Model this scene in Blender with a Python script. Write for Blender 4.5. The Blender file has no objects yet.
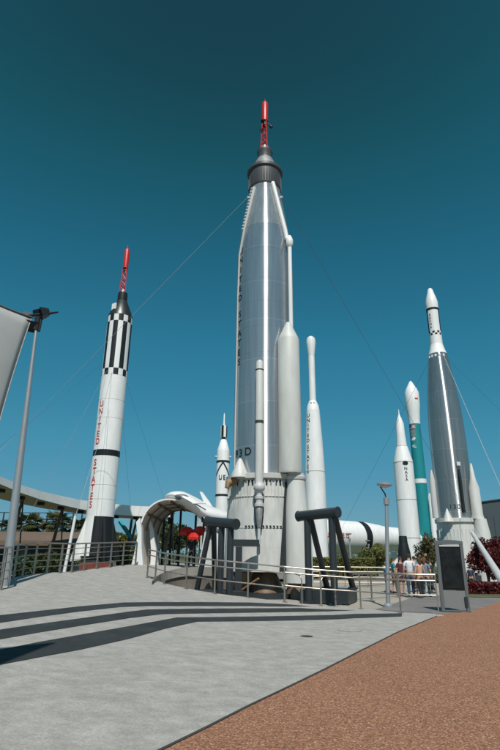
import bpy, bmesh, math, random
from mathutils import Vector, Matrix
R = math.radians
random.seed(7)
sc = bpy.context.scene
col = sc.collection

# ------------------------------------------------------------------ camera model (photo is 500 x 750, f = 520 px)
F = 520.0; PITCH = R(19.3); ROLL = R(0.62); EYE = 1.55
_r = Vector((1, 0, 0)); _f = Vector((0, math.cos(PITCH), math.sin(PITCH))); _u = Vector((0, -math.sin(PITCH), math.cos(PITCH)))
CR = _r * math.cos(ROLL) + _u * math.sin(ROLL)
CU = _u * math.cos(ROLL) - _r * math.sin(ROLL)
CF = _f
CAM = Vector((0, 0, EYE))

def ray(px, py): return CF + CR * ((px - 250) / F) + CU * ((375 - py) / F)
def at(px, py, Y):
    d = ray(px, py); return CAM + d * (Y / d.y)
def zat(X, Y, py):
    v = (375 - py) / F
    return EYE + (v * Y * CF.y - X * CU.x - Y * CU.y) / (CU.z - v * CF.z)
def wid(X, Y, z, w):       # pixels -> metres at a place
    return w * (Vector((X, Y, z)) - CAM).dot(CF) / F

# the plaza rises gently towards the left and the back
def S(X, Y):
    Yc = min(Y, 28.0)
    a = -.15 - .07 * X + .02 * Yc + .0022 * max(0, Yc - 16) ** 2
    a = min(a, 1.5)
    k = .03
    return .5 * (a + math.sqrt(a * a + k * k)) - .0 if a > -1 else 0.0
def gnd(px, py, surf=S):
    d = ray(px, py); t = 1.0
    lo = .5
    t = lo
    while t < 400:
        p = CAM + d * t
        if p.z < surf(p.x, p.y): break
        t += .05
    a, b = t - .05, t
    for _ in range(20):
        m = (a + b) / 2; p = CAM + d * m
        if p.z < surf(p.x, p.y): b = m
        else: a = m
    return CAM + d * b

# ------------------------------------------------------------------ materials
def newmat(name):
    m = bpy.data.materials.new(name); m.use_nodes = True
    nt = m.node_tree; b = nt.nodes['Principled BSDF']
    return m, nt, b
def rgb(c): return (c[0], c[1], c[2], 1)
def paint(name, c, rough=.45, metal=0, var=.12, scale=1.2, c2=None, bump=0.0, bscale=40, streak=0, spec=.5):
    m, nt, b = newmat(name)
    N = nt.nodes; L = nt.links
    tc = N.new('ShaderNodeTexCoord')
    mp = N.new('ShaderNodeMapping'); L.new(tc.outputs['Object'], mp.inputs[0])
    if streak: mp.inputs['Scale'].default_value = (streak, streak, .35)
    n = N.new('ShaderNodeTexNoise'); n.inputs['Scale'].default_value = scale; n.inputs['Detail'].default_value = 6; n.inputs['Roughness'].default_value = .62
    L.new(mp.outputs[0], n.inputs['Vector'])
    cr = N.new('ShaderNodeValToRGB'); cr.color_ramp.elements[0].position = .32; cr.color_ramp.elements[1].position = .68
    d = c2 if c2 else tuple(x * (1 - var) for x in c)
    cr.color_ramp.elements[0].color = rgb(d); cr.color_ramp.elements[1].color = rgb(c)
    L.new(n.outputs['Fac'], cr.inputs[0]); L.new(cr.outputs[0], b.inputs['Base Color'])
    b.inputs['Roughness'].default_value = rough; b.inputs['Metallic'].default_value = metal
    b.inputs['Specular IOR Level'].default_value = spec
    if bump:
        n2 = N.new('ShaderNodeTexNoise'); n2.inputs['Scale'].default_value = bscale; n2.inputs['Detail'].default_value = 3
        L.new(tc.outputs['Object'], n2.inputs['Vector'])
        bp = N.new('ShaderNodeBump'); bp.inputs['Strength'].default_value = bump; bp.inputs['Distance'].default_value = .01
        L.new(n2.outputs['Fac'], bp.inputs['Height']); L.new(bp.outputs[0], b.inputs['Normal'])
    return m

def steel(name, c=(.56, .58, .60), rough=.28, aniso=1.0, ringh=2.1, metal=.80):
    m, nt, b = newmat(name); N = nt.nodes; L = nt.links
    tc = N.new('ShaderNodeTexCoord')
    sx = N.new('ShaderNodeSeparateXYZ'); L.new(tc.outputs['Object'], sx.inputs[0])
    # sheet courses: each ring of the tank is rolled separately
    dv = N.new('ShaderNodeMath'); dv.operation = 'DIVIDE'; dv.inputs[1].default_value = ringh; L.new(sx.outputs['Z'], dv.inputs[0])
    fl = N.new('ShaderNodeMath'); fl.operation = 'FLOOR'; L.new(dv.outputs[0], fl.inputs[0])
    wn = N.new('ShaderNodeTexWhiteNoise'); wn.noise_dimensions = '1D'; L.new(fl.outputs[0], wn.inputs['W'])
    fr = N.new('ShaderNodeMath'); fr.operation = 'FRACT'; L.new(dv.outputs[0], fr.inputs[0])
    seam = N.new('ShaderNodeMath'); seam.operation = 'LESS_THAN'; seam.inputs[1].default_value = .012; L.new(fr.outputs[0], seam.inputs[0])
    mp = N.new('ShaderNodeMapping'); mp.inputs['Scale'].default_value = (3.2, 3.2, .09); L.new(tc.outputs['Object'], mp.inputs[0])
    n = N.new('ShaderNodeTexNoise'); n.inputs['Scale'].default_value = 2.2; n.inputs['Detail'].default_value = 7; n.inputs['Roughness'].default_value = .6
    L.new(mp.outputs[0], n.inputs['Vector'])
    n2 = N.new('ShaderNodeTexNoise'); n2.inputs['Scale'].default_value = .9; n2.inputs['Detail'].default_value = 5; L.new(tc.outputs['Object'], n2.inputs['Vector'])
    def mix(a, bb, f):
        x = N.new('ShaderNodeMix'); x.data_type = 'RGBA'; x.blend_type = 'MIX'
        if hasattr(f, 'links'): L.new(f, x.inputs['Factor'])
        else: x.inputs['Factor'].default_value = f
        for s, v in (('A', a), ('B', bb)):
            sk = [i for i in x.inputs if i.name == s and i.type == 'RGBA'][0]
            if isinstance(v, tuple): sk.default_value = rgb(v)
            else: L.new(v, sk)
        return [o for o in x.outputs if o.type == 'RGBA'][0]
    cr = N.new('ShaderNodeValToRGB'); cr.color_ramp.elements[0].position = .3; cr.color_ramp.elements[1].position = .72
    cr.color_ramp.elements[0].color = rgb(tuple(x * .74 for x in c)); cr.color_ramp.elements[1].color = rgb(tuple(min(1, x * 1.12) for x in c))
    L.new(n.outputs['Fac'], cr.inputs[0])
    f1 = N.new('ShaderNodeMath'); f1.operation = 'MULTIPLY'; f1.inputs[1].default_value = .28; L.new(wn.outputs['Value'], f1.inputs[0])
    a = mix(cr.outputs[0], tuple(x * .72 for x in c), f1.outputs[0])
    a = mix(a, tuple(min(1, x * 1.2) for x in c), seam.outputs[0])
    L.new(a, b.inputs['Base Color'])
    b.inputs['Metallic'].default_value = metal
    rr = N.new('ShaderNodeMapRange'); rr.inputs['To Min'].default_value = rough - .04; rr.inputs['To Max'].default_value = rough + .05
    L.new(n2.outputs['Fac'], rr.inputs['Value']); L.new(rr.outputs[0], b.inputs['Roughness'])
    b.inputs['Anisotropic'].default_value = aniso
    tg = N.new('ShaderNodeTangent'); tg.direction_type = 'RADIAL'; tg.axis = 'Z'
    L.new(tg.outputs[0], b.inputs['Tangent'])
    b.inputs['Anisotropic Rotation'].default_value = ANROT
    bp = N.new('ShaderNodeBump'); bp.inputs['Strength'].default_value = .05; bp.inputs['Distance'].default_value = .02
    L.new(n.outputs['Fac'], bp.inputs['Height']); L.new(bp.outputs[0], b.inputs['Normal'])
    return m
ANROT = 0.25

def ground_mat(name, base, dark, light, s_big=.35, s_fine=60, fine=.10, rough=.9, stretch=(1, 1, 1), cells=None, bump=.25, nrough=.66):
    m, nt, b = newmat(name); N = nt.nodes; L = nt.links
    tc = N.new('ShaderNodeTexCoord')
    mp = N.new('ShaderNodeMapping'); mp.inputs['Scale'].default_value = stretch; L.new(tc.outputs['Object'], mp.inputs[0])
    n = N.new('ShaderNodeTexNoise'); n.inputs['Scale'].default_value = s_big; n.inputs['Detail'].default_value = 9; n.inputs['Roughness'].default_value = nrough
    L.new(mp.outputs[0], n.inputs['Vector'])
    cr = N.new('ShaderNodeValToRGB'); e = cr.color_ramp.elements
    e[0].position = .3; e[0].color = rgb(dark); e[1].position = .7; e[1].color = rgb(light)
    k = e.new(.5); k.color = rgb(base)
    L.new(n.outputs['Fac'], cr.inputs[0])
    n2 = N.new('ShaderNodeTexNoise'); n2.inputs['Scale'].default_value = s_fine; n2.inputs['Detail'].default_value = 4
    L.new(tc.outputs['Object'], n2.inputs['Vector'])
    mr = N.new('ShaderNodeMapRange'); mr.inputs['From Min'].default_value = .3; mr.inputs['From Max'].default_value = .7
    mr.inputs['To Min'].default_value = 1 - fine; mr.inputs['To Max'].default_value = 1 + fine
    L.new(n2.outputs['Fac'], mr.inputs['Value'])
    mul = N.new('ShaderNodeVectorMath'); mul.operation = 'SCALE'; L.new(cr.outputs[0], mul.inputs[0]); L.new(mr.outputs[0], mul.inputs['Scale'])
    out = mul.outputs[0]; hsrc = n2.outputs['Fac']
    if cells:
        v = N.new('ShaderNodeTexVoronoi'); v.inputs['Scale'].default_value = cells[0]; L.new(tc.outputs['Object'], v.inputs['Vector'])
        sp = N.new('ShaderNodeSeparateColor'); L.new(v.outputs['Color'], sp.inputs[0])
        c2 = N.new('ShaderNodeValToRGB'); c2.color_ramp.interpolation = 'LINEAR'
        for i, (p, cc) in enumerate(cells[1]):
            el = c2.color_ramp.elements[i] if i < 2 else c2.color_ramp.elements.new(p)
            el.position = p; el.color = rgb(cc)
        L.new(sp.outputs[0], c2.inputs[0])
        m2 = N.new('ShaderNodeMix'); m2.data_type = 'RGBA'; m2.inputs['Factor'].default_value = cells[2]
        A = [i for i in m2.inputs if i.type == 'RGBA']
        L.new(out, A[0]); L.new(c2.outputs[0], A[1])
        out = [o for o in m2.outputs if o.type == 'RGBA'][0]; hsrc = v.outputs['Distance']
    L.new(out, b.inputs['Base Color']); b.inputs['Roughness'].default_value = rough
    bp = N.new('ShaderNodeBump'); bp.inputs['Strength'].default_value = bump; bp.inputs['Distance'].default_value = .006
    L.new(hsrc, bp.inputs['Height']); L.new(bp.outputs[0], b.inputs['Normal'])
    return m

M = {}
M['tank'] = steel('tank_steel')
M['tank_top'] = steel('tank_top_steel', c=(.60, .60, .585), rough=.33, ringh=1.6, metal=.74)
M['tank2'] = steel('tank_steel_weathered', c=(.46, .48, .48), rough=.31, ringh=2.6, metal=.82)
M['white'] = paint('white_paint', (.84, .84, .82), .38, var=.13, streak=1.6, scale=1.4)
M['white_old'] = paint('aged_white_paint', (.62, .625, .59), .5, var=.18, streak=1.5, scale=1.6, bump=.12, bscale=9)
M['skirt'] = paint('weathered_skirt_paint', (.62, .62, .585), .55, var=.26, streak=1.3, scale=2.2, bump=.15, bscale=7)
M['grey_white'] = paint('grey_white_paint', (.55, .555, .54), .45, var=.14, streak=1.2, scale=1.5)
M['black'] = paint('black_paint', (.016, .019, .021), .5, var=.3, spec=.3)
M['dark_grey'] = paint('dark_grey_corrugated', (.075, .08, .085), .5, var=.22, scale=3)
M['capsule'] = paint('capsule_metal', (.42, .42, .42), .5, metal=.4, var=.55, scale=2.6)
M['capsule_dark'] = paint('capsule_shingle', (.09, .092, .09), .38, metal=.7, var=.4, scale=3)
M['red'] = paint('red_paint', (.60, .022, .018), .4, var=.2)
M['red_text'] = paint('red_lettering', (.55, .03, .03), .5, var=.15)
M['slate'] = paint('slate_steel_paint', (.028, .035, .040), .42, var=.22, scale=2, bump=.08, bscale=12)
M['rail'] = paint('brushed_rail_steel', (.44, .385, .33), .38, metal=.75, var=.2, scale=3)
M['pole'] = paint('galvanised_pole', (.42, .44, .45), .42, metal=.55, var=.14)
M['kiosk'] = paint('kiosk_aluminium', (.18, .195, .20), .4, metal=.5, var=.1)
M['brown_metal'] = paint('rusty_nozzle', (.30, .20, .13), .5, metal=.3, var=.45, scale=2.4, c2=(.12, .075, .05))
M['tan_metal'] = paint('tan_insulation', (.36, .22, .11), .7, var=.4, scale=3)
M['teal'] = paint('teal_paint', (.012, .245, .265), .42, var=.12, streak=1)
M['teal_beam'] = paint('turquoise_beam_paint', (.03, .38, .42), .45)
M['canopy'] = paint('white_canopy_skin', (.78, .78, .76), .45, var=.12, scale=.7)
M['soffit'] = paint('beige_soffit', (.60, .56, .50), .7, var=.15, scale=.8)
M['soffit_beam'] = paint('brown_soffit_beam', (.17, .12, .085), .6, var=.3)
M['sail'] = paint('shade_sail_fabric', (.36, .365, .355), .85, var=.08, scale=.9, bump=.1, bscale=3)
M['sail_edge'] = paint('shade_sail_webbing', (.10, .11, .11), .8)
M['wire'] = paint('guy_wire_steel', (.20, .22, .24), .5, metal=.5)
M['wire_white'] = paint('guy_wire_pale', (.5, .52, .53), .5, metal=.3)
M['skin'] = paint('skin', (.50, .29, .20), .55, var=.08)
M['bark'] = paint('palm_bark', (.17, .13, .09), .9, var=.4, scale=6)
M['building'] = paint('dark_cladding', (.052, .070, .078), .6, var=.12, scale=.4)
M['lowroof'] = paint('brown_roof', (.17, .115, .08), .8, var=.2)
M['lowwall'] = paint('grey_brown_wall', (.15, .13, .11), .8, var=.2)  # even grey-brown wall colour
M['glassy'] = paint('dark_glass', (.012, .014, .016), .12, var=.1, spec=.25)
M['skylight'] = paint('skylight_glass', (.12, .14, .16), .4, var=.1)
M['lamp_lens'] = paint('lamp_glass', (.62, .64, .64), .25, var=.05)
M['lathe_line'] = paint('panel_line', (.12, .12, .12), .6)
M['pit'] = paint('pit_concrete', (.30, .285, .25), .9, var=.2, scale=1.2)
M['soil'] = paint('mulch_soil', (.10, .06, .04), .95, var=.4, scale=5)
M['concrete'] = ground_mat('light_concrete', (.325, .308, .282), (.235, .224, .206), (.425, .405, .375), s_big=3.6, s_fine=42, fine=.17, stretch=(.75, 1.0, 1), nrough=.78)
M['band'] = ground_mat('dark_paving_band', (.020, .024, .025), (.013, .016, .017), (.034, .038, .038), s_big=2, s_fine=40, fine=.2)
M['joint'] = paint('joint_filler', (.045, .042, .04), .9)
M['aggregate'] = ground_mat('brown_aggregate', (.27, .125, .068), (.20, .09, .048), (.33, .16, .088), s_big=.8, s_fine=35, fine=.12,
    cells=(75, [(.0, (.06, .03, .018)), (1.0, (.62, .42, .28)), (.35, (.20, .088, .046)), (.7, (.34, .15, .078)), (.9, (.42, .22, .125))], .75), bump=.5)
M['asphalt'] = ground_mat('grey_asphalt', (.17, .155, .148), (.135, .125, .12), (.20, .185, .175), s_big=.7, s_fine=60, fine=.15)
M['grass'] = ground_mat('dry_grass', (.075, .085, .03), (.05, .06, .02), (.13, .12, .055), s_big=.5, s_fine=30, fine=.3)
M['tan_paving'] = ground_mat('tan_paving', (.33, .30, .25), (.26, .235, .20), (.39, .35, .29), s_big=.8, s_fine=45, fine=.1)

def leafmat(name, c1, c2, trans=.25):
    m, nt, b = newmat(name); N = nt.nodes; L = nt.links
    g = N.new('ShaderNodeTexCoord'); n = N.new('ShaderNodeTexNoise'); n.inputs['Scale'].default_value = 2.2; n.inputs['Detail'].default_value = 8
    L.new(g.outputs['Object'], n.inputs['Vector'])
    cr = N.new('ShaderNodeValToRGB'); cr.color_ramp.elements[0].position = .3; cr.color_ramp.elements[1].position = .7
    cr.color_ramp.elements[0].color = rgb(c1); cr.color_ramp.elements[1].color = rgb(c2)
    L.new(n.outputs['Fac'], cr.inputs[0]); L.new(cr.outputs[0], b.inputs['Base Color'])
    b.inputs['Roughness'].default_value = .5
    tr = N.new('ShaderNodeBsdfTranslucent'); L.new(cr.outputs[0], tr.inputs[0])
    mx = N.new('ShaderNodeMixShader'); mx.inputs[0].default_value = trans
    L.new(b.outputs[0], mx.inputs[1]); L.new(tr.outputs[0], mx.inputs[2])
    L.new(mx.outputs[0], N['Material Output'].inputs[0])
    return m
M['leaf_dark'] = leafmat('dark_leaves', (.022, .045, .016), (.055, .085, .025))
M['leaf_palm'] = leafmat('palm_leaves', (.05, .065, .025), (.13, .13, .05))
M['leaf_yellow'] = leafmat('yellow_green_leaves', (.09, .10, .02), (.20, .19, .05))
M['leaf_red'] = leafmat('red_leaves', (.035, .008, .008), (.17, .016, .020))
M['leaf_mid'] = leafmat('mid_green_leaves', (.035, .06, .018), (.10, .12, .035))

# ------------------------------------------------------------------ mesh builder
class MB:
    def __init__(s): s.v = []; s.f = []; s.m = []
    def add(s, vs, fs, m=0):
        o = len(s.v); s.v += [tuple(x) for x in vs]
        for f in fs: s.f.append([i + o for i in f]); s.m.append(m)
        return s
    def box(s, c, size, rz=0, m=0):
        c = Vector(c); h = Vector(size) / 2; rot = Matrix.Rotation(rz, 3, 'Z')
        vs = [c + rot @ Vector((x * h.x, y * h.y, z * h.z)) for x in (-1, 1) for y in (-1, 1) for z in (-1, 1)]
        return s.add(vs, [(0, 1, 3, 2), (4, 6, 7, 5), (0, 4, 5, 1), (2, 3, 7, 6), (0, 2, 6, 4), (1, 5, 7, 3)], m)
    def prism(s, pts, off, m=0):     # pts: 3-D polygon, off: extrusion
        n = len(pts); off = Vector(off)
        vs = [Vector(p) for p in pts] + [Vector(p) + off for p in pts]
        return s.add(vs, [list(range(n))[::-1], list(range(n, 2 * n))] + [(i, (i + 1) % n, n + (i + 1) % n, n + i) for i in range(n)], m)
    def cyl(s, p, q, r1, r2=None, n=16, m=0, caps=True):
        if r2 is None: r2 = r1
        return s.tube([p, q], [r1, r2], n, m, caps)
    def tube(s, path, rad, n=10, m=0, caps=True):
        path = [Vector(p) for p in path]
        if not isinstance(rad, (list, tuple)): rad = [rad] * len(path)
        vs = []; up0 = None
        for i, p in enumerate(path):
            a = path[max(0, i - 1)]; b = path[min(len(path) - 1, i + 1)]
            t = (b - a).normalized()
            if up0 is None:
                ref = Vector((0, 0, 1)) if abs(t.z) < .9 else Vector((1, 0, 0))
                u = t.cross(ref).normalized()
            else:
                u = (up0 - t * up0.dot(t)).normalized()
            up0 = u; w = t.cross(u)
            for k in range(n):
                A = 2 * math.pi * k / n
                vs.append(p + (u * math.cos(A) + w * math.sin(A)) * rad[i])
        fs = []
        for i in range(len(path) - 1):
            for k in range(n):
                k2 = (k + 1) % n
                fs.append((i * n + k, i * n + k2, (i + 1) * n + k2, (i + 1) * n + k))
        if caps:
            fs.append(list(range(n))[::-1]); fs.append([(len(path) - 1) * n + k for k in range(n)])
        return s.add(vs, fs, m)
    def lathe(s, X, Y, prof, n=48, m=0, caps=True, fn=None):
        vs = []; o = len(s.v)
        for z, r in prof:
            for k in range(n):
                A = 2 * math.pi * k / n
                vs.append((X + math.cos(A) * max(r, .0005), Y + math.sin(A) * max(r, .0005), z))
        s.v += vs
        for i in range(len(prof) - 1):
            for k in range(n):
                k2 = (k + 1) % n
                s.f.append([o + i * n + k, o + i * n + k2, o + (i + 1) * n + k2, o + (i + 1) * n + k])
                s.m.append(fn(i, k) if fn else m)
        if caps:
            s.f.append([o + k for k in range(n)][::-1]); s.m.append(m)
            s.f.append([o + (len(prof) - 1) * n + k for k in range(n)]); s.m.append(m)
        return s
    def loft(s, rings, m=0, caps=True):
        n = len(rings[0]); vs = [p for r in rings for p in r]; fs = []
        for i in range(len(rings) - 1):
            for k in range(n):
                k2 = (k + 1) % n
                fs.append((i * n + k, i * n + k2, (i + 1) * n + k2, (i + 1) * n + k))
        if caps: fs.append(list(range(n))[::-1]); fs.append([(len(rings) - 1) * n + k for k in range(n)])
        return s.add(vs, fs, m)
    def ball(s, c, r, n=12, m=0, sz=1.0):
        prof = [(c[2] + math.sin(-math.pi / 2 + math.pi * i / 8) * r * sz, math.cos(-math.pi / 2 + math.pi * i / 8) * r) for i in range(9)]
        return s.lathe(c[0], c[1], prof, n, m, caps=False)
    def build(s, name, mats, parent=None, flat=False, ang=38, normals=True):
        me = bpy.data.meshes.new(name)
        o0 = Vector((0, 0, 0))
        if parent is not None:
            p = parent
            while p.parent: p = p.parent
            o0 = p.location
        me.from_pydata([tuple(Vector(v) - o0) for v in s.v], [], s.f)
        if not isinstance(mats, (list, tuple)): mats = [mats]
        for mt in mats: me.materials.append(mt)
        me.polygons.foreach_set('material_index', s.m)
        if normals and len(s.f) < 40000:
            bm = bmesh.new(); bm.from_mesh(me); bmesh.ops.recalc_face_normals(bm, faces=bm.faces[:]); bm.to_mesh(me); bm.free()
        if not flat:
            me.polygons.foreach_set('use_smooth', [True] * len(me.polygons))
            me.set_sharp_from_angle(angle=R(ang))
        me.update()
        o = bpy.data.objects.new(name, me); col.objects.link(o)
        if parent is not None: o.parent = parent
        return o
def tag(o, label=None, cat=None, group=None, kind=None):
    if label: o['label'] = label
    if cat: o['category'] = cat
    if group: o['group'] = group
    if kind: o['kind'] = kind
    return o
def thing(name, loc, label, cat, group=None):
    o = bpy.data.objects.new(name, None); col.objects.link(o); o.location = loc; o.empty_display_size = .3
    return tag(o, label, cat, group)
def single(name, mb, mat, label, cat, group=None, **k):
    base = Vector(mb.v[0]) if False else None
    return tag(mb.build(name, mat, None, **k), label, cat, group)
def struct(name, mb, mat, **k):
    return tag(mb.build(name, mat, None, **k), kind='structure')

# ------------------------------------------------------------------ lettering
_glyph = {}
def glyph(ch):
    if ch in _glyph: return _glyph[ch]
    cu = bpy.data.curves.new('lettering', 'FONT'); cu.body = ch; cu.size = 1; cu.offset = .018
    ob = bpy.data.objects.new('lettering', cu); col.objects.link(ob)
    dg = bpy.context.evaluated_depsgraph_get(); dg.update()
    me = bpy.data.meshes.new_from_object(ob.evaluated_get(dg))
    vs = [tuple(v.co) for v in me.vertices]; fs = [list(p.vertices) for p in me.polygons]
    bpy.data.objects.remove(ob); bpy.data.meshes.remove(me); bpy.data.curves.remove(cu)
    xs = [v[0] for v in vs]; ys = [v[1] for v in vs]
    cx = (min(xs) + max(xs)) / 2; y0 = min(ys); h = max(ys) - y0
    vs = [((v[0] - cx) / h, (v[1] - y0) / h) for v in vs]
    w = (max(xs) - min(xs)) / h
    _glyph[ch] = (vs, fs, w); return _glyph[ch]
def subdiv(vs, fs, step=.25):
    bm = bmesh.new(); V = [bm.verts.new((v[0], v[1], 0)) for v in vs]
    for f in fs:
        try: bm.faces.new([V[i] for i in f])
        except Exception: pass
    x0 = min(v[0] for v in vs); x1 = max(v[0] for v in vs); x = x0 + step
    while x < x1:
        bmesh.ops.bisect_plane(bm, geom=bm.verts[:] + bm.edges[:] + bm.faces[:], plane_co=(x, 0, 0), plane_no=(1, 0, 0)); x += step
    bm.verts.index_update()
    r = [(v.co.x, v.co.y) for v in bm.verts], [[v.index for v in f.verts] for f in bm.faces]
    bm.free(); return r
def wrap_text(mb, items, ax, rad, front, m=0):
    """items: (char, azimuth, z of baseline, height, widthscale); rad: radius function of z"""
    for ch, az, z, h, ws in items:
        vs, fs, w = glyph(ch)
        vs, fs = subdiv(vs, fs)
        out = []
        for x, y in vs:
            zz = z + y * h; r = rad(zz) + .012
            a = front + az + x * h * ws / r
            out.append((ax[0] + math.cos(a) * r, ax[1] + math.sin(a) * r, zz))
        mb.add(out, fs, m)

# ------------------------------------------------------------------ rocket helper
class Axis:
    def __init__(s, px, py, Y):
        p = at(px, py, Y); s.X = p.x; s.Y = p.y
        s.front = math.atan2(-s.Y, -s.X)
    def z(s, py): return zat(s.X, s.Y, py)
    def r(s, py, w): return wid(s.X, s.Y, s.z(py), w) / 2
    def prof(s, L): return sorted((s.z(py), s.r(py, w)) for py, w in L)
    def pt(s, az, r, z):     # az in degrees, positive = right as the camera sees it
        a = s.front + R(az); return Vector((s.X + math.cos(a) * r, s.Y + math.sin(a) * r, z))

def lattice_tower(ax, z0, z1, w0, w1, mat, parent, rleg=.035, bays=4, name='escape_tower'):
    mb = MB()
    def c(t, k):
        w = w0 + (w1 - w0) * t; a = ax.front + R(30 + 120 * k)
        return Vector((ax.X + math.cos(a) * w / 2, ax.Y + math.sin(a) * w / 2, z0 + (z1 - z0) * t))
    for k in range(3):
        mb.cyl(c(0, k), c(1, k), rleg, n=8)
        for b in range(bays):
            t0, t1 = b / bays, (b + 1) / bays
            mb.cyl(c(t0, k), c(t0, (k + 1) % 3), rleg * .6, n=6)
            mb.cyl(c(t0, k), c(t1, (k + 1) % 3), rleg * .5, n=6)
            mb.cyl(c(t0, (k + 1) % 3), c(t1, k), rleg * .5, n=6)
    return mb.build(name, mat, parent)

# =================================================================== GROUND
def sheet(name, poly, surf, dz, mat, step=.5, kind='structure', bounds=None, skirt=None):
    bm = bmesh.new(); vs = [bm.verts.new((p[0], p[1], 0)) for p in poly]; bm.faces.new(vs)
    xs = [p[0] for p in poly]; ys = [p[1] for p in poly]
    def cut(a, b, no):
        k = math.ceil(a / step) * step
        while k < b:
            co = (k, 0, 0) if no[0] else (0, k, 0)
            bmesh.ops.bisect_plane(bm, geom=bm.verts[:] + bm.edges[:] + bm.faces[:], plane_co=co, plane_no=no); k += step
    if step:
        cut(min(xs), max(xs), (1, 0, 0)); cut(min(ys), max(ys), (0, 1, 0))
    bmesh.ops.triangulate(bm, faces=bm.faces[:])
    for v in bm.verts: v.co.z = surf(v.co.x, v.co.y) + dz
    bmesh.ops.recalc_face_normals(bm, faces=bm.faces[:])
    if sum(f.normal.z for f in bm.faces) < 0: bmesh.ops.reverse_faces(bm, faces=bm.faces[:])
    if skirt:
        ed = [e for e in bm.edges if e.is_boundary]
        r = bmesh.ops.extrude_edge_only(bm, edges=ed)
        for g in r['geom']:
            if isinstance(g, bmesh.types.BMVert): g.co.z = skirt
    me = bpy.data.meshes.new(name); bm.to_mesh(me); bm.free(); me.materials.append(mat)
    o = bpy.data.objects.new(name, me); col.objects.link(o); o['kind'] = kind
    return o

flat = lambda x, y: 0.0
g = MB()
g.add([(-1800, -1800, -.30), (1800, -1800, -.30), (1800, 1800, -.30), (-1800, 1800, -.30)], [(0, 1, 2, 3)])
struct('ground', g, M['grass'])

# boundary between concrete and brown aggregate
edge_px = [(160, 750), (205, 728), (250, 705), (288, 687), (325, 669), (362, 650), (400, 631), (437, 616)]
edge = [gnd(*p) for p in edge_px]
near_dir = (edge[0] - edge[2]).normalized()
e_near = edge[0] + near_dir * 8
left_px = [(0, 590), (6, 583), (13, 580), (22, 577), (33, 575), (46, 573.6), (59, 573), (71, 572.5), (83, 570.6), (96, 569), (109.5, 567.5), (122, 566), (135, 564.8)]
left_pts = [gnd(*p) for p in left_px]
front_px = [(147, 578), (155, 581), (164, 584), (175, 586.6), (186, 589), (200, 591.8), (214.5, 594), (231, 596.2), (248, 598), (266, 600.4), (285, 602.5), (303, 604.3), (321, 606), (340, 607.6), (361, 609), (381, 611), (401, 613), (420, 614), (439, 614.5)]
front_pts = [gnd(*p) for p in front_px]
print('left', [tuple(round(c, 2) for c in p) for p in left_pts])
print('front', [tuple(round(c, 2) for c in p) for p in front_pts])
print('edge', [tuple(round(c, 2) for c in p) for p in edge])
lp0 = left_pts[0]
left_ext = [Vector((lp0.x - 2.6, lp0.y - 8, 0)), Vector((lp0.x - 1.6, lp0.y - 4.5, 0)), Vector((lp0.x - .7, lp0.y - 2, 0))]
lend = left_pts[-1]; f0 = front_pts[0]
outl = lambda p, dx, dy: (p.x + dx, p.y + dy)
plaza = [(e_near.x, e_near.y), (-16, e_near.y)] + [(-16, 4)] + [(p.x - .25, p.y + .1) for p in left_ext] + [(p.x - .18, p.y + .15) for p in left_pts]
plaza += [(lend.x + .8, 40), (f0.x + 2.6, 40), (f0.x + 1.6, f0.y + 6), (f0.x + .15, f0.y + .6)]
plaza += [(p.x + .05, p.y + .25) for p in front_pts]
plaza += [(edge[-1].x + .25, edge[-1].y + .1)]
plaza += [(p.x, p.y) for p in edge[::-1]]
sheet('plaza_pavement', plaza, S, 0, M['concrete'], .6, skirt=-.28)
# joint strip along the edge, brown aggregate path
ex = [Vector((p.x, p.y, 0)) for p in [e_near] + edge]
far_px = [(447, 612.8), (458, 612.4), (469, 611.8), (480, 608.5), (490, 604.5), (500, 601), (512, 598.5)]
far = [gnd(p[0], p[1], flat) for p in far_px]
agg = [(p.x + .0, p.y) for p in ex] + [(p.x, p.y) for p in far] + [(60, 23), (60, -6), (e_near.x, -6)]
sheet('aggregate_path', agg, S, -.004, M['aggregate'], .6)
def strip(path, w):
    L_, R_ = [], []
    for i, p in enumerate(path):
        a = path[max(0, i - 1)]; b = path[min(len(path) - 1, i + 1)]
        t = (b - a); t.z = 0; t.normalize(); n = Vector((-t.y, t.x, 0))
        L_.append((p.x + n.x * w / 2, p.y + n.y * w / 2)); R_.append((p.x - n.x * w / 2, p.y - n.y * w / 2))
    return L_ + R_[::-1]
sheet('pavement_joint', strip(ex, .035), S, .004, M['joint'], .6)

# three dark bands set in the concrete
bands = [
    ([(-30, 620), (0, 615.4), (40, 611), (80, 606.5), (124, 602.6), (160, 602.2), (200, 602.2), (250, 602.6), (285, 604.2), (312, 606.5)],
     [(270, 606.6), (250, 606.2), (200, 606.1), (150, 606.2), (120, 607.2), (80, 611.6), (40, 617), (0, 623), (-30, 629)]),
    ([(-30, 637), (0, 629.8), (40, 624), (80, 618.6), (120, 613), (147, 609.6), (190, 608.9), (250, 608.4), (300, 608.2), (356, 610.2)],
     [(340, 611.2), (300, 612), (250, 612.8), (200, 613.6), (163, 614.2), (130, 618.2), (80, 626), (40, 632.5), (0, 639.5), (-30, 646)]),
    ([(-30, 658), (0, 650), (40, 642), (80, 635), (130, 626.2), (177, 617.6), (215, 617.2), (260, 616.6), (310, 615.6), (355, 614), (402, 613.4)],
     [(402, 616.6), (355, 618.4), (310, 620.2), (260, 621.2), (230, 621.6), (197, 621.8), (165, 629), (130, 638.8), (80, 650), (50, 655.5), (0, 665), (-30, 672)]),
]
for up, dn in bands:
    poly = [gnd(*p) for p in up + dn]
    sheet('paving_band', [(p.x, p.y) for p in poly], S, .006, M['band'], .6)

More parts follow.
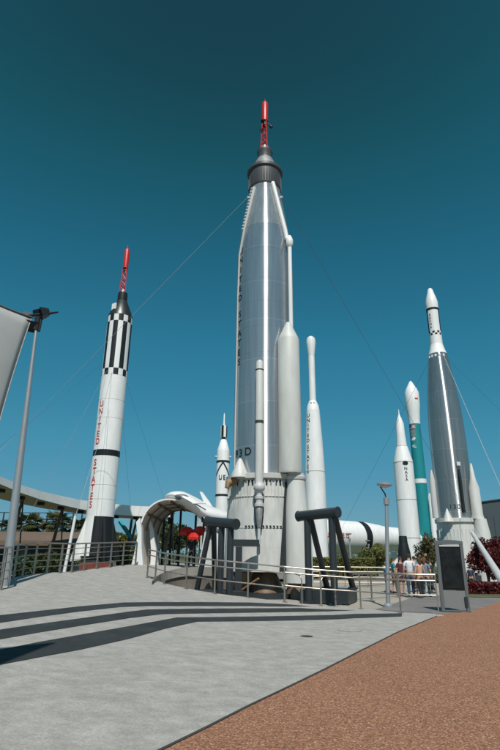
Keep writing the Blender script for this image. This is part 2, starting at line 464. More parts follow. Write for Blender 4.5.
# lower level: paving round the rocket, asphalt, grass strips
sheet('service_paving', [(-7, 17), (-3.0, 15), (8, 15), (9, 20), (11, 32), (6, 36), (-7, 33)], flat, -.04, M['tan_paving'], None)
asp = [gnd(px, py, flat) for px, py in [(372, 612), (398, 594), (410, 590), (520, 591), (640, 592), (700, 640)]]
sheet('asphalt_path', [(2.5, 15), (4.2, 18.5), (5.2, 20.5), (8, 26), (45, 26.5), (60, 8), (12, 8)], flat, -.012, M['asphalt'], None)
sheet('concrete_walk', [(3.5, 33), (8.2, 26.2), (60, 26.7), (60, 40), (5, 44)], flat, -.07, M['tan_paving'], None)
sheet('rear_paving', [(-30, 45), (60, 45), (60, 62), (-30, 62)], flat, -.10, M['asphalt'], None)

# drain lids
def disc(name, px, py, r, mat, label, cat, rim=None):
    p = gnd(px, py); z = S(p.x, p.y)
    t = thing(name, (p.x, p.y, z), label, cat)
    MB().lathe(p.x, p.y, [(z + .001, r * .93), (z + .010, r * .93)], 28).build('lid', mat, t)
    MB().lathe(p.x, p.y, [(z + .0, r * .93 + .003), (z + .008, r * .94), (z + .008, r), (z + .0, r)], 28, caps=False).build('rim', rim or mat, t)
disc('drain_cover', 306.5, 636.5, .13, M['joint'], 'small dark round drain cover set in the pale concrete', 'drain cover')
disc('manhole_cover', 350, 630.5, .27, M['concrete'], 'tan rimmed flat manhole cover in the concrete near the brown paving', 'manhole cover', paint('tan_rim', (.26, .20, .13), .8))

# =================================================================== RAILINGS
def railing(name, pts, label, heights=(1.1, .93, .48), post=.024, rail=.021, skip=(), posts=None, ends=True, surf=S, mat=None, double=False, rr=(.026, .018, .018)):
    mat = mat or M['rail']
    P = [Vector((p.x, p.y, surf(p.x, p.y))) for p in pts]
    # smooth path
    fine = []
    for i in range(len(P) - 1):
        a = P[max(0, i - 1)]; b = P[i]; c = P[i + 1]; d = P[min(len(P) - 1, i + 2)]
        for k in range(4):
            t = k / 4
            fine.append(.5 * ((2 * b) + (c - a) * t + (2 * a - 5 * b + 4 * c - d) * t * t + (-a + 3 * b - 3 * c + d) * t ** 3))
    fine.append(P[-1])
    root = thing(name, P[0], label, 'railing')
    for h, r in zip(heights, rr):
        line = [p + Vector((0, 0, h)) for p in fine]
        MB().tube(line, r, 8).build('handrail' if h == heights[0] else 'rail', mat, root)
    for i, p in enumerate(P):
        if i in skip: continue
        a = P[max(0, i - 1)]; b = P[min(len(P) - 1, i + 1)]
        t = (b - a); rz = math.atan2(t.y, t.x)
        mb = MB()
        mb.box(p + Vector((0, 0, heights[0] / 2 - .01)), (.014 if double else .035, .06, heights[0] - .03), rz)
        if double: mb.box(p + Vector((0, 0, heights[0] / 2 - .01)) + Vector((math.cos(rz), math.sin(rz), 0)) * .05, (.014, .06, heights[0] - .03), rz)
        mb.box(p + Vector((0, 0, .008)), (.14, .12, .02), rz)
        mb.build('post', mat, root)
    return root
railing('metal_railing', left_ext + left_pts, 'brushed steel railing curving along the left edge of the plaza by the striped rocket', heights=(1.1, .92, .70, .48, .26), rr=(.03, .014, .014, .014, .014), double=True)
fr = front_pts
railing('metal_railing', [fr[i] for i in (0, 1, 2, 4, 6, 8, 10)], 'steel railing curving past the left grey trestle, nearest the white arched canopy', heights=(1.1, .90, .46), double=False, rr=(.028, .022, .02))
railing('metal_railing', [fr[i] for i in (10, 12, 14, 16, 18)], 'steel railing running from the big silver rocket right to the information kiosk', heights=(1.1, .93, .52), rr=(.026, .022, .02))
# bent handrail loops beside the opening
def loop(px0, py0, dx, label):
    p = gnd(px0, py0); z = S(p.x, p.y); q = Vector((p.x + dx, p.y + .5, z)); p = Vector((p.x, p.y - .05, z))
    root = thing('ramp_handrail', p, label, 'handrail')
    up = lambda v, h: v + Vector((0, 0, h))
    MB().tube([p, up(p, .75), up(p + (q - p) * .12, .88), up(p + (q - p) * .4, .93), up(q, .93)], .021, 8).build('handrail', M['rail'], root)
    MB().tube([up(p, .5), up(q, .5)], .017, 8).build('rail', M['rail'], root)
    MB().tube([q, up(q, .92)], .021, 8).build('post', M['rail'], root)
loop(302, 604, -.55, 'bent steel handrail at the foot of the silver rocket, left of the ramp opening')
loop(321.5, 606, .55, 'bent steel handrail in front of the right grey trestle')
back = [gnd(px, py, flat) for px, py in [(352, 600), (372, 598.5), (398, 596.5), (418, 596.5), (437, 597.5)]]
railing('metal_railing', back, 'low thin steel railing behind the lamp post, in front of the group of visitors', heights=(.95, .72, .5), rr=(.022, .018, .018), surf=flat)
back2 = [at(px, py, 33) for px, py in [(300, 577), (322, 577), (345, 578), (368, 578.5), (392, 579)]]
railing('metal_railing', back2, 'distant steel railing in front of the clipped hedge', heights=(1.05, .8, .5, .2), rr=(.03, .025, .025, .025), surf=flat)

# =================================================================== MERCURY-ATLAS (centre)
A = Axis(264.6, 480, 24.6)
base = Vector((A.X, A.Y, 0))
atl = thing('silver_rocket', base, 'tallest rocket, polished silver tank with white skirt and red escape tower', 'rocket', 'upright display rockets')
zt = A.z
R0 = 1.50
tank_prof = [(zt(479), R0), (zt(400), R0), (zt(330), R0), (zt(285), R0), (zt(262), R0 * .985), (zt(250), R0 * .955), (zt(237), R0 * .885), (zt(215), R0 * .745), (zt(192.5), A.r(192.5, 30.5))]
tank_prof = sorted(tank_prof)
def tank_r(z):
    for (z0, r0), (z1, r1) in zip(tank_prof, tank_prof[1:]):
        if z0 <= z <= z1: return r0 + (r1 - r0) * (z - z0) / (z1 - z0)
    return tank_prof[0][1] if z < tank_prof[0][0] else tank_prof[-1][1]
zc0 = zt(237)
lowp = [p for p in tank_prof if p[0] <= zc0 + .001]; upp = [p for p in tank_prof if p[0] >= zc0 - .001]
tank = MB().lathe(A.X, A.Y, lowp, 96).build('tank', M['tank'], atl, ang=50)
MB().lathe(A.X, A.Y, upp, 96).build('tapered_tank_top', M['tank_top'], atl, ang=50)
for py in (237, 262, 291, 313, 337, 362, 392, 420, 448):
    z = zt(py); r = tank_r(z)
    MB().lathe(A.X, A.Y, [(z - .012, r + .001), (z - .010, r + .004), (z + .010, r + .004), (z + .012, r + .001)], 96, caps=False).build('weld_seam', M['tank'], tank)
# adapter, capsule, tower
z0, z1 = zt(192.5), zt(176)
mb = MB(); n = 72; pr = []
mb.lathe(A.X, A.Y, [(z0, A.r(192, 30.5)), (z0 + .06, A.r(192, 31.6)), (z1 - .06, A.r(178, 32.2)), (z1, A.r(177, 32.2))], 72)
ad = mb.build('adapter_section', M['dark_grey'], atl)
mb = MB()
for k in range(40):
    a = 2 * math.pi * k / 40; r = A.r(185, 31.9)
    p = Vector((A.X + math.cos(a) * r, A.Y + math.sin(a) * r, 0))
    mb.box(p + Vector((0, 0, (z0 + z1) / 2)), (.05, .04, z1 - z0 - .16), a)
mb.build('stringer', M['dark_grey'], ad)
MB().lathe(A.X, A.Y, [(z1 - .02, A.r(178, 33)), (z1 + .05, A.r(178, 35.5)), (z1 + .22, A.r(176, 35.2)), (z1 + .30, A.r(175, 31))], 72).build('clamp_ring', M['dark_grey'], atl)
cap_prof = A.prof([(175, 30), (171, 27), (166, 21.5), (160.5, 15.5)])
MB().lathe(A.X, A.Y, cap_prof, 48).build('capsule', M['capsule'], atl)
MB().lathe(A.X, A.Y, A.prof([(160.8, 14.5), (155, 14.5), (154, 15.5), (152.2, 15.5), (151.6, 12)]), 48).build('capsule_neck', M['dark_grey'], atl)
mb = MB()
for k in range(7):
    a = R(k * 360 / 7 + 10); p = Vector((A.X + math.cos(a) * .2, A.Y + math.sin(a) * .2, zt(150)))
    mb.box(p, (.12, .1, .34), a)
mb.lathe(A.X, A.Y, A.prof([(151.7, 9), (147.5, 6)]), 16)
mb.build('antenna_housing', M['capsule'], atl)
lattice_tower(A, zt(151.5), zt(122), .52, .30, M['red'], atl, .035)
MB().lathe(A.X, A.Y, A.prof([(121.5, 6.2), (104.2, 6.2), (103, 4.8)]), 24).build('escape_motor', M['red'], atl)
MB().lathe(A.X, A.Y, A.prof([(126, 5), (123.6, 3.6), (121.5, 5)]), 20).build('motor_nozzle', M['black'], atl)
MB().lathe(A.X, A.Y, A.prof([(103, 1.2), (99, .6)]), 8).build('spike', M['red'], atl)
for az in (100, -140, -20):
    p = A.pt(az, .18, zt(123)); q = A.pt(az, .42, zt(126.5))
    MB().tube([p, (p + q) / 2, q], [.03, .05, .11], 12).build('exhaust_nozzle', M['black'], atl)
# UNITED STATES on the far left flank and the missile number
tx = MB(); items = []
for i, ch in enumerate('UNITED'): items.append((ch, R(-57), zt(262 + i * 9.2) , .34, .95))
for i, ch in enumerate('STATES'): items.append((ch, R(-57), zt(324 + i * 9.4), .34, .95))
wrap_text(tx, items, (A.X, A.Y), lambda z: tank_r(z), A.front)
items = [('9', R(-59), zt(461), .36, 1.0), ('3', R(-47), zt(461), .36, 1.0), ('D', R(-30), zt(460.5), .36, 1.0)]
wrap_text(tx, items, (A.X, A.Y), lambda z: tank_r(z), A.front)
tx.build('lettering', M['black'], tank, flat=True)
# raceway pipe down the left flank
def on(az, py, extra): z = zt(py); return A.pt(az, tank_r(z) + extra, z)
path = [on(-38, 196, .03), on(-44, 215, .05), on(-52, 237, .05), on(-62, 262, .04), on(-64, 300, .04), on(-64, 380, .04), on(-64, 470, .04)]
MB().tube(path, [.09, .08, .07, .05, .04, .04, .04], 8).build('raceway', M['grey_white'], atl)
mb = MB()
for i in range(14):
    a = on(-41 - i * .95, 198 + i * 3.1, .10); mb.box(a, (.2, .09, .05), A.front + R(-41 - i))
mb.build('raceway_rung', M['white'], atl)
# liquid-oxygen line on the right flank
path = [on(28, 192.5, .06), on(34, 205, .07), on(42, 225, .08), on(48, 240, .09), on(50, 250, .10)]
MB().tube(path, [.12] * 5, 14).build('oxygen_line', M['white'], atl)
pb = on(50, 253, .12)
bx, by = pb.x, pb.y
PIPE = (A.pt(50, R0 + .20, 0).x, A.pt(50, R0 + .20, 0).y)
MB().lathe(PIPE[0], PIPE[1], [(zt(259.5), .07), (zt(258.5), .12), (zt(255.8), .185), (zt(252), .185), (zt(249), .12), (zt(247.5), .06)], 20).build('line_elbow', M['white'], atl)
MB().lathe(PIPE[0], PIPE[1], [(zt(342), .105), (zt(259), .105)], 18).build('oxygen_line', M['white'], atl)
# tall equipment pod with pointed top
PC = A.pt(38, R0 + .36, 0)
pr = lambda py, w: (zt(py), w / 2)
MB().lathe(PC.x, PC.y, [(zt(478), .50), (zt(475), .53), (zt(352), .51), (zt(350), .48), (zt(335), .11)], 36).build('equipment_pod', M['white_old'], atl, ang=20)
MB().box((PC.x, PC.y + .55, (zt(476) + zt(356)) / 2), (.55, 1.0, zt(356) - zt(476)), 0).build('pod_fillet', M['white_old'], atl)
# vernier duct in front
VC = A.pt(-7, R0 + .42, 0)
vd = MB().lathe(VC.x, VC.y, [(zt(493), .175), (zt(377), .175), (zt(375), .15), (zt(373.6), .05)], 24).build('vernier_duct', M['white_old'], atl)
mb = MB()
for py in (383, 431, 432.4):
    mb.lathe(VC.x, VC.y, [(zt(py) - .025, .177), (zt(py) - .02, .19), (zt(py) + .02, .19), (zt(py) + .025, .177)], 24, caps=False)
mb.build('duct_band', M['black'], vd)
VY = VC.y - .12
mb = MB().lathe(VC.x, VY, [(zt(511), .16), (zt(510.5), .2), (zt(508), .2), (zt(507.5), .15), (zt(504), .15), (zt(503.5), .19), (zt(501), .19), (zt(500.5), .12), (zt(498), .12), (zt(496), .2), (zt(494.5), .245), (zt(491.5), .245), (zt(489.5), .18), (zt(488), .1)], 24)
mb.build('vernier_joint', M['grey_white'], vd)
MB().lathe(VC.x, VY, [(zt(530), .09), (zt(520), .13), (zt(512), .15), (zt(511), .12)], 16).build('vernier_engine', M['capsule'], atl)
for sx in (-1, 1): MB().tube([(VC.x + sx * .17, VY + .1, zt(500)), (VC.x + sx * .19, VY + .12, zt(515)), (VC.x + sx * .10, VY + .1, zt(531))], .022, 6).build('vernier_strut', M['black'], atl)
MB().lathe(VC.x, VY, [(zt(545), .075), (zt(530), .06)], 12).build('vernier_nozzle', M['grey_white'], atl)
# skirt
zr0, zr1 = zt(483.5), zt(478)
Rs = R0 + .20
zb = zt(571)
skirt = MB().lathe(A.X, A.Y, [(zb, Rs + .12), (zt(528), Rs + .05), (zr0, Rs - .04)], 72).build('engine_skirt', M['skirt'], atl, ang=20)
MB().lathe(A.X, A.Y, [(zr0, Rs - .05), (zr0 + .02, Rs + .09), (zr1 - .03, Rs + .11), (zr1, Rs - .02), (zr1 + .01, R0)], 72).build('skirt_ring', M['white_old'], atl)
mb = MB()
for k in range(-30, 40):
    az = k * 5.2
    if 62 < az < 70: continue
    r = Rs + .0
    p = A.pt(az, Rs - .005, 0)
    mb.box((p.x, p.y, (zr0 + zt(528)) / 2), (.05, .035, (zr0 - zt(528)) - .18), A.front + R(az))
mb.build('skirt_rib', M['skirt'], skirt)
mb = MB()
for k in range(-16, 16):
    az = k * 7.0 + 3
    if k % 5 == 4: continue
    p = A.pt(az, Rs - .02, zt(487)); mb.box(p, (.05, .07, .22), A.front + R(az))
for k in range(-6, 7):
    az = k * 5.0 + 3
    p = A.pt(az, Rs + .04, zt(529)); mb.box(p, (.05, .09, .12), A.front + R(az))
mb.build('vent_slot', M['black'], skirt)
mb = MB()
z = zt(529); mb.lathe(A.X, A.Y, [(z - .05, Rs + .052), (z - .04, Rs + .066), (z + .0, Rs + .066), (z + .01, Rs + .05)], 72, caps=False)
for py in (500, 548): z = zt(py); mb.lathe(A.X, A.Y, [(z - .012, Rs + .0), (z - .010, Rs + (.075 if py > 520 else .022)+.01), (z + .010, Rs + (.075 if py > 520 else .022)+.01), (z + .012, Rs)], 72, caps=False)
mb.build('panel_seam', M['grey_white'], skirt)
# conical fairing on the left shoulder
cp = A.pt(-40, R0 + .22, 0)
MB().lathe(cp.x, cp.y, [(zt(482), .40), (zt(479), .38), (zt(465), .10), (zt(463.6), .05)], 20).build('vernier_fairing', M['white_old'], atl)
cp2 = A.pt(-48, R0 + .55, 0)
MB().tube([A.pt(-48, R0 + .1, zt(483)), A.pt(-50, R0 + .62, zt(487)), A.pt(-50, R0 + .66, zt(492))], [.16, .15, .10], 12).build('vernier_bracket', M['tan_metal'], atl)
# side nacelles with the booster engines
for az, lab in ((46, 'r'), (-150, 'l')):
    c1 = A.pt(az, R0 + .42, 0); c2 = A.pt(az, R0 + .50, 0)
    rings = []
    for py, rr, cc in ((581, .60, c2), (540, .57, c2), (510, .50, c1), (492, .42, c1), (478, .38, c1)):
        z = zt(py); rings.append([(cc.x + math.cos(2 * math.pi * k / 28) * rr, cc.y + math.sin(2 * math.pi * k / 28) * rr, z) for k in range(28)])
    nac = MB().loft(rings).build('booster_fairing', M['white_old'], atl)
    MB().lathe(c1.x, c1.y, [(zt(484), .425), (zt(483), .44), (zt(481), .44), (zt(480), .40)], 28, caps=False).build('fairing_band', M['grey_white'], nac)
    eng = MB().lathe(c2.x, c2.y, [(zt(600), .60), (zt(590), .56), (zt(580), .44)], 32).build('engine_nozzle', M['brown_metal'], atl)
e1 = A.pt(0, .55, 0)
MB().lathe(e1.x, e1.y, [(zt(599), .82), (zt(585), .76), (zt(574), .55), (zt(569), .40)], 40).build('engine_nozzle', M['brown_metal'], atl)
tn = A.pt(-46, 1.35, 0)
rings = []
for py, rr in ((592, .10), (585, .2), (578, .30), (572, .40)):
    rings.append([(tn.x + math.cos(2 * math.pi * k / 14) * rr, tn.y + math.sin(2 * math.pi * k / 14) * rr * .8, zt(py)) for k in range(14)])
MB().loft(rings).build('heat_boot', M['tan_metal'], atl)
MB().tube([A.pt(-52, 1.6, zt(594)), A.pt(-8, 1.75, zt(577))], .045, 8).build('brace', M['tan_metal'], atl)
# dark strip on the skirt: shade beside the right booster fairing painted on
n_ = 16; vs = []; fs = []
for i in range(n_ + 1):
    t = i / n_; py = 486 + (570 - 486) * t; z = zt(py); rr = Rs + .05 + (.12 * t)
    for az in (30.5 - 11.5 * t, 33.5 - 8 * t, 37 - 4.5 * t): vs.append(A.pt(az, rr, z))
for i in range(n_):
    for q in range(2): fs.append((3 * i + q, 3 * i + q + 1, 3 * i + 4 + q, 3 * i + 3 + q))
gp = MB(); gp.add(vs, fs); gp.build('painted_gap_shade', M['slate'], skirt)
# launch ring under the rocket
MB().lathe(A.X, A.Y, [(-.05, 2.1), (.16, 2.1), (.16, 1.2), (.0, 1.2)], 48, caps=False).build('launch_ring', M['slate'], atl)
# guy wires
def wire(root, p, q, r=.012, mat=None):
    if q.z > .3 and p.z > q.z + .5 and mat is not None or root.name.startswith(('silver', 'striped')): q = p + (q - p) * ((p.z + .25) / (p.z - q.z))   # anchored in the ground
    MB().tube([p, (p + q) / 2 - Vector((0, 0, (p - q).length * .004)), q], r, 5).build('guy_wire', mat or M['wire'], root)
for az, px, py in ((-62, 246.6, 203), (62, 282, 203)):
    z = zt(203); MB().box(A.pt(az, tank_r(z) + .06, z), (.14, .08, .1), A.front + R(az)).build('wire_bracket', M['grey_white'], atl)
    wire(atl, A.pt(az, tank_r(z) + .1, z), at(-6, 455, 34) if az < 0 else at(440, 466, 37), .010, M['wire_white'] if az < 0 else None)

# =================================================================== TRESTLES
def trestle(name, P, label, extra=None):
    """P: dict of pixel/depth geometry"""
    root = thing(name, P['base'], label, 'steel trestle', 'grey tubular trestles beside the silver rocket')
    a, b = P['bar']
    MB().cyl(a, b, .185, n=28).build('top_bar', M['slate'], root)
    for nm in ('end_cap',):
        for p, q in ((a, b), (b, a)):
            d = (p - q).normalized(); MB().cyl(p + d * .0, p + d * .04, .2, n=28).build('end_cap', M['slate'], root)
    for p, q, r in P['legs']:
        MB().cyl(p, q, r, n=18).build('leg', M['slate'], root)
        dd = Vector((0, 0, 1))
        if q.z < .6: MB().lathe(q.x, q.y, [(q.z - .02, r * 1.7), (q.z + .03, r * 1.7)], 16).build('foot_plate', M['slate'], root)
    for c, s, rz in P['boxes']:
        MB().box(c, s, rz).build('base_block', M['slate'], root)
    return root
Yt = 20.6
a = at(299, 516.2, Yt); b = at(337.5, 512.2, Yt - 1.3)
lv = (b - a)
l1t = a + lv * .22; l2t = a + lv * .85
l1b = Vector((l1t.x, l1t.y, .05)); l2b = Vector((l2t.x, l2t.y, .05))
rz = math.atan2(lv.y, lv.x) * .45
b1 = at(327, 586.5, Yt + 1.2); b1.z = .47; b2_ = at(353, 586.5, Yt + .9); b2_.z = .47
bL = at(305, 600, Yt - .1); bR = at(361, 600, Yt - .1)
basec = Vector(((bL.x + bR.x) / 2, Yt + .75, 0))
trestle('steel_trestle', dict(base=Vector((basec.x, basec.y, 0)), bar=(a, b),
    legs=[(l1t, l1b, .125), (l2t, l2b, .125), (l1t + Vector((.12, .15, 0)), b1, .115), (l2t + Vector((.12, .15, 0)), b2_, .115)],
    boxes=[(Vector((basec.x, basec.y, .22)), (bR.x - bL.x - .25, 1.9, .46), rz)]), 'right grey tubular steel trestle with splayed legs on a dark block')
a2 = at(208, 521.5, Yt + .9); b2 = at(235.5, 524.2, Yt - .6)
lv = b2 - a2
f1t = a2 + lv * .52; f2t = a2 + lv * .84; f3t = a2 + lv * .22; 
g1 = Vector((f1t.x, f1t.y, .05)); g2 = Vector((f2t.x, f2t.y, .05)); g3 = at(215, 585, Yt + 2.6); g3.z = .15
g4 = at(196, 588, Yt + 1.6); g4.z = .1
bc = Vector(((g1.x + g4.x) / 2 + .1, Yt + .8, .12))
trestle('steel_trestle', dict(base=Vector((bc.x, bc.y, 0)), bar=(a2, b2),
    legs=[(f1t, g1, .125), (f2t, g2, .125), (f3t, g3, .105), (a2 + lv * .12, g4, .105)],
    boxes=[(Vector((bc.x, bc.y + .2, .14)), (2.0, 2.2, .34), math.atan2(lv.y, lv.x))]), 'left grey tubular steel trestle, beside the white arched canopy')
# hold-down gantry arm reaching the skirt
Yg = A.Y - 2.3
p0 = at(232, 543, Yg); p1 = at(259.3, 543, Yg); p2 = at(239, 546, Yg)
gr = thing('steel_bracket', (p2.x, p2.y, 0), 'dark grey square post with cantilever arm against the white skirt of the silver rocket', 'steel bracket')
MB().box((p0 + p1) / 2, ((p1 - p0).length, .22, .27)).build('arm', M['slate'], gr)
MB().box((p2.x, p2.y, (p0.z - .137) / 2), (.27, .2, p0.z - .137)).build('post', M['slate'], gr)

# =================================================================== REDSTONE (left, black and white)
B = Axis(97.2, 545, 35.2)
zb_ = B.z
RR = .89
red = thing('striped_rocket', (B.X, B.Y, 0), 'slender white rocket with red vertical lettering, black stripes under a black capsule, at left', 'rocket', 'upright display rockets')
MB().lathe(B.X, B.Y, [(zb_(517), RR), (zb_(457.5), RR)], 56).build('tank', M['white'], red)
MB().lathe(B.X, B.Y, [(zb_(457.5), RR + .004), (zb_(451.5), RR + .004)], 56).build('black_band', M['black'], red)
bt = MB().lathe(B.X, B.Y, [(zb_(451.5), RR), (zb_(378), RR), (zb_(377.5), RR)], 56).build('upper_tank', M['white'], red)
for py in (402, 420, 486, 500):
    z = zb_(py); MB().lathe(B.X, B.Y, [(z - .012, RR + .001), (z - .01, RR + .006), (z + .01, RR + .006), (z + .012, RR + .001)], 56, caps=False).build('seam', M['grey_white'], bt)
# checkered collar, 12 columns
rows = [378, 371.5, 325, 318.5]
zr = [zb_(p) for p in rows]
NC = 48
off = int(round((math.degrees(B.front) % 360) / (360 / NC)))
def chk(i, k):
    c = ((k - off + 1) // 3) % 2
    return (c if i == 1 else 1 - c)
MB().lathe(B.X, B.Y, [(z, RR + .006) for z in zr], NC, fn=chk).build('checkered_collar', [M['white'], M['black']], red)
MB().lathe(B.X, B.Y, [(zb_(318.5), RR + .02), (zb_(317), RR), (zb_(302), .40), (zb_(301.5), .36)], 40).build('capsule', M['capsule_dark'], red)
MB().lathe(B.X, B.Y, [(zb_(301.8), .36), (zb_(296), .36), (zb_(293.5), .34)], 32).build('capsule_neck', M['black'], red)
tw = Axis(97.2, 545, 35.2)
mb = MB(); p = B.pt(-48, .72, zb_(310)); mb.box(p, (.04, .45, .5), B.front + R(-48)); mb.build('patch', M['white'], red)
MB().lathe(B.X, B.Y, [(zb_(293.5), .2), (zb_(289), .12)], 16).build('antenna_housing', M['capsule'], red)
lattice_tower(B, zb_(293.5), zb_(268), .56, .3, M['red'], red, .038)
MB().lathe(B.X, B.Y, [(zb_(268.5), .2), (zb_(251), .2), (zb_(249.5), .15)], 20).build('escape_motor', M['red'], red)
MB().lathe(B.X, B.Y, [(zb_(271.5), .16), (zb_(268.5), .1)], 16).build('motor_nozzle', M['black'], red)
MB().lathe(B.X, B.Y, [(zb_(249.5), .05), (zb_(245.5), .02)], 8).build('spike', M['red'], red)
tx = MB(); items = []
for i, ch in enumerate('UNITED'): items.append((ch, R(-48), zb_(409.5 + i * 7.4), .42, .85))
for i, ch in enumerate('STATES'): items.append((ch, R(-48), zb_(467.5 + i * 8.3), .44, .85))
wrap_text(tx, items, (B.X, B.Y), lambda z: RR + .005, B.front)
tx.build('lettering', M['red_text'], red, flat=True)
# tail unit and fins
tail = MB()
def tfn(i, k):
    a = (2 * math.pi * (k + .5) / 40 - B.front + math.pi) % (2 * math.pi) - math.pi
    return 1 if -R(28) < a < R(100) else 0
tail.lathe(B.X, B.Y, [(zb_(556), RR + .16), (zb_(517), RR + .002)], 40, fn=tfn)
tail.build('tail_unit', [M['white'], M['black']], red)
for az, mt in ((-72, 'white'), (18, 'black'), (108, 'black'), (198, 'white')):
    d = Vector((math.cos(B.front + R(az)), math.sin(B.front + R(az)), 0)); c = Vector((B.X, B.Y, 0)); nrm = Vector((-d.y, d.x, 0))
    P4 = [c + d * (RR) + Vector((0, 0, zb_(519))), c + d * (RR + .1) + Vector((0, 0, zb_(560))), c + d * (RR + (.75 if az == -72 else .7)) + Vector((0, 0, zb_(561.5))), c + d * (RR + .55) + Vector((0, 0, zb_(548)))]
    MB().prism([p - nrm * .07 for p in P4], nrm * .14).build('fin', M[mt], red)
MB().lathe(B.X, B.Y, [(.0, 1.5), (zb_(566), 1.5), (zb_(565), .9), (zb_(556), .85)], 32).build('launch_ring', M['slate'], red)
MB().box((B.X + .5, B.Y - 1.6, .75), (1.9, .5, .8)).build('ring_cover', paint('rust_red_box', (.20, .045, .03), .6, var=.3), red)
zc = zb_(352)
for px, py, Y in ((-8, 452, 44), (40, 494, 30), (131, 513, 47), (168, 510, 52), (62, 572, 28)):
    wire(red, Vector((B.X, B.Y, zc)), at(px, py, Y), .008)

# =================================================================== JUNO I (small, marked UE)
J = Axis(222, 500, 70); zj = J.z
jun = thing('small_rocket', (J.X, J.Y, 0), 'thin white rocket with black V stripes and the letters UE, left of the silver one', 'rocket', 'upright display rockets')
rj = .885
MB().lathe(J.X, J.Y, [(0, rj * 1.02), (zj(452), rj * .96), (zj(450), rj * .93), (zj(440.5), .42), (zj(439.5), .3)], 40).build('body', M['white'], jun)
MB().lathe(J.X, J.Y, [(zj(439.8), .26), (zj(437.5), .26)], 20).build('spin_bearing', M['black'], jun)
MB().lathe(J.X, J.Y, [(zj(437.5), .46), (zj(426), .46)], 24, fn=lambda i, k: 1 if (k // 3) % 2 else 0).build('upper_stage_tub', [M['white'], M['black']], jun)
MB().lathe(J.X, J.Y, [(zj(426), .14), (zj(424), .12), (zj(415), .09), (zj(413), .02)], 12).build('satellite', M['white'], jun)
jb = [o for o in jun.children if o.name.startswith('body')][0]
mb = MB()
for py in (462, 495.5): mb.lathe(J.X, J.Y, [(zj(py) - .12, rj * 1.005), (zj(py) - .12, rj * 1.025), (zj(py) + .12, rj * 1.025), (zj(py) + .12, rj * 1.005)], 40, caps=False)
for sgn in (-1, 1):
    for i in range(12):
        t0, t1 = i / 12, (i + 1) / 12
        rw = rj + .03
        A0 = J.pt(sgn * 70 * t0, rw, zj(463 + 13 * t0)); A1 = J.pt(sgn * 70 * t1, rw, zj(463 + 13 * t1))
        mb.add([A0 + Vector((0, 0, .15)), A1 + Vector((0, 0, .15)), A1 - Vector((0, 0, .15)), A0 - Vector((0, 0, .15))], [(0, 1, 2, 3)])
items = [('U', R(-18), zj(480.5), .62, .8), ('E', R(14), zj(480.5), .62, .8)]
wrap_text(mb, items, (J.X, J.Y), lambda z: rj * 1.0 + .03, J.front)
mb.build('marking', M['black'], jb, flat=True)
for az in (-88, 88): MB().ball(J.pt(az, rj + .08, zj(457)), .17, 10).build('spin_nozzle', M['grey_white'], jun)

# =================================================================== THOR-ABLE
T = Axis(315.8, 500, 60); zT = T.z
th = thing('white_rocket', (T.X, T.Y, 0), 'white rocket with a thin bulb tipped neck and vertical black lettering', 'rocket', 'upright display rockets')
def rT(py, w): return (zT(py), wid(T.X, T.Y, zT(py), w) / 2)
tb = MB().lathe(T.X, T.Y, sorted([(0, 1.24), rT(545, 21.6), rT(510, 21), rT(472, 20.2), rT(440, 17), rT(411, 13.2)]), 48).build('first_stage', M['white'], th)
MB().lathe(T.X, T.Y, sorted([rT(411, 13.2), rT(406, 11.5), rT(401, 7.2)]), 40).build('transition_cone', M['white'], th)
MB().lathe(T.X, T.Y, sorted([rT(401, 6.9), rT(375, 6.4), rT(356, 6.4)]), 32).build('second_stage', M['white'], th)
MB().lathe(T.X, T.Y, sorted([rT(356, 6.5), rT(347, 8.6), rT(342, 9.4), rT(338.5, 8.2), rT(336.8, 4), rT(336.2, 1)]), 32).build('nose_fairing', M['white'], th)
def rTf(z):
    L = sorted([(0, 1.24), rT(545, 21.6), rT(510, 21), rT(472, 20.2), rT(440, 17), rT(411, 13.2), rT(401, 7.2)])
    for (a_, ra), (b_, rb) in zip(L, L[1:]):
        if a_ <= z <= b_: return ra + (rb - ra) * (z - a_) / (b_ - a_)
    return 1.2
mb = MB(); items = []
for i, ch in enumerate('UNITED'): items.append((ch, R(-42), zT(418.5 + i * 5), .44, 1.0))
for i, ch in enumerate('STATES'): items.append((ch, R(-42), zT(450 + i * 4.9), .44, 1.0))
wrap_text(mb, items, (T.X, T.Y), rTf, T.front)
for az in (-20, 12):
    for dz in (0, .22): mb.add([T.pt(az - 8, rTf(zT(406)) + .03, zT(406.4) + dz), T.pt(az + 8, rTf(zT(406)) + .03, zT(406.4) + dz), T.pt(az + 8, rTf(zT(405)) + .03, zT(406.4) + dz + .12), T.pt(az - 8, rTf(zT(405)) + .03, zT(406.4) + dz + .12)], [(0, 1, 2, 3)])
mb.build('marking', M['black'], tb, flat=True)
MB().lathe(T.X, T.Y, [(zT(472.4), rTf(zT(472.4)) + .004), (zT(472.3), rTf(zT(472)) + .02), (zT(471.8), rTf(zT(472)) + .02), (zT(471.7), rTf(zT(471.7)) + .004)], 48, caps=False).build('seam', M['grey_white'], tb)

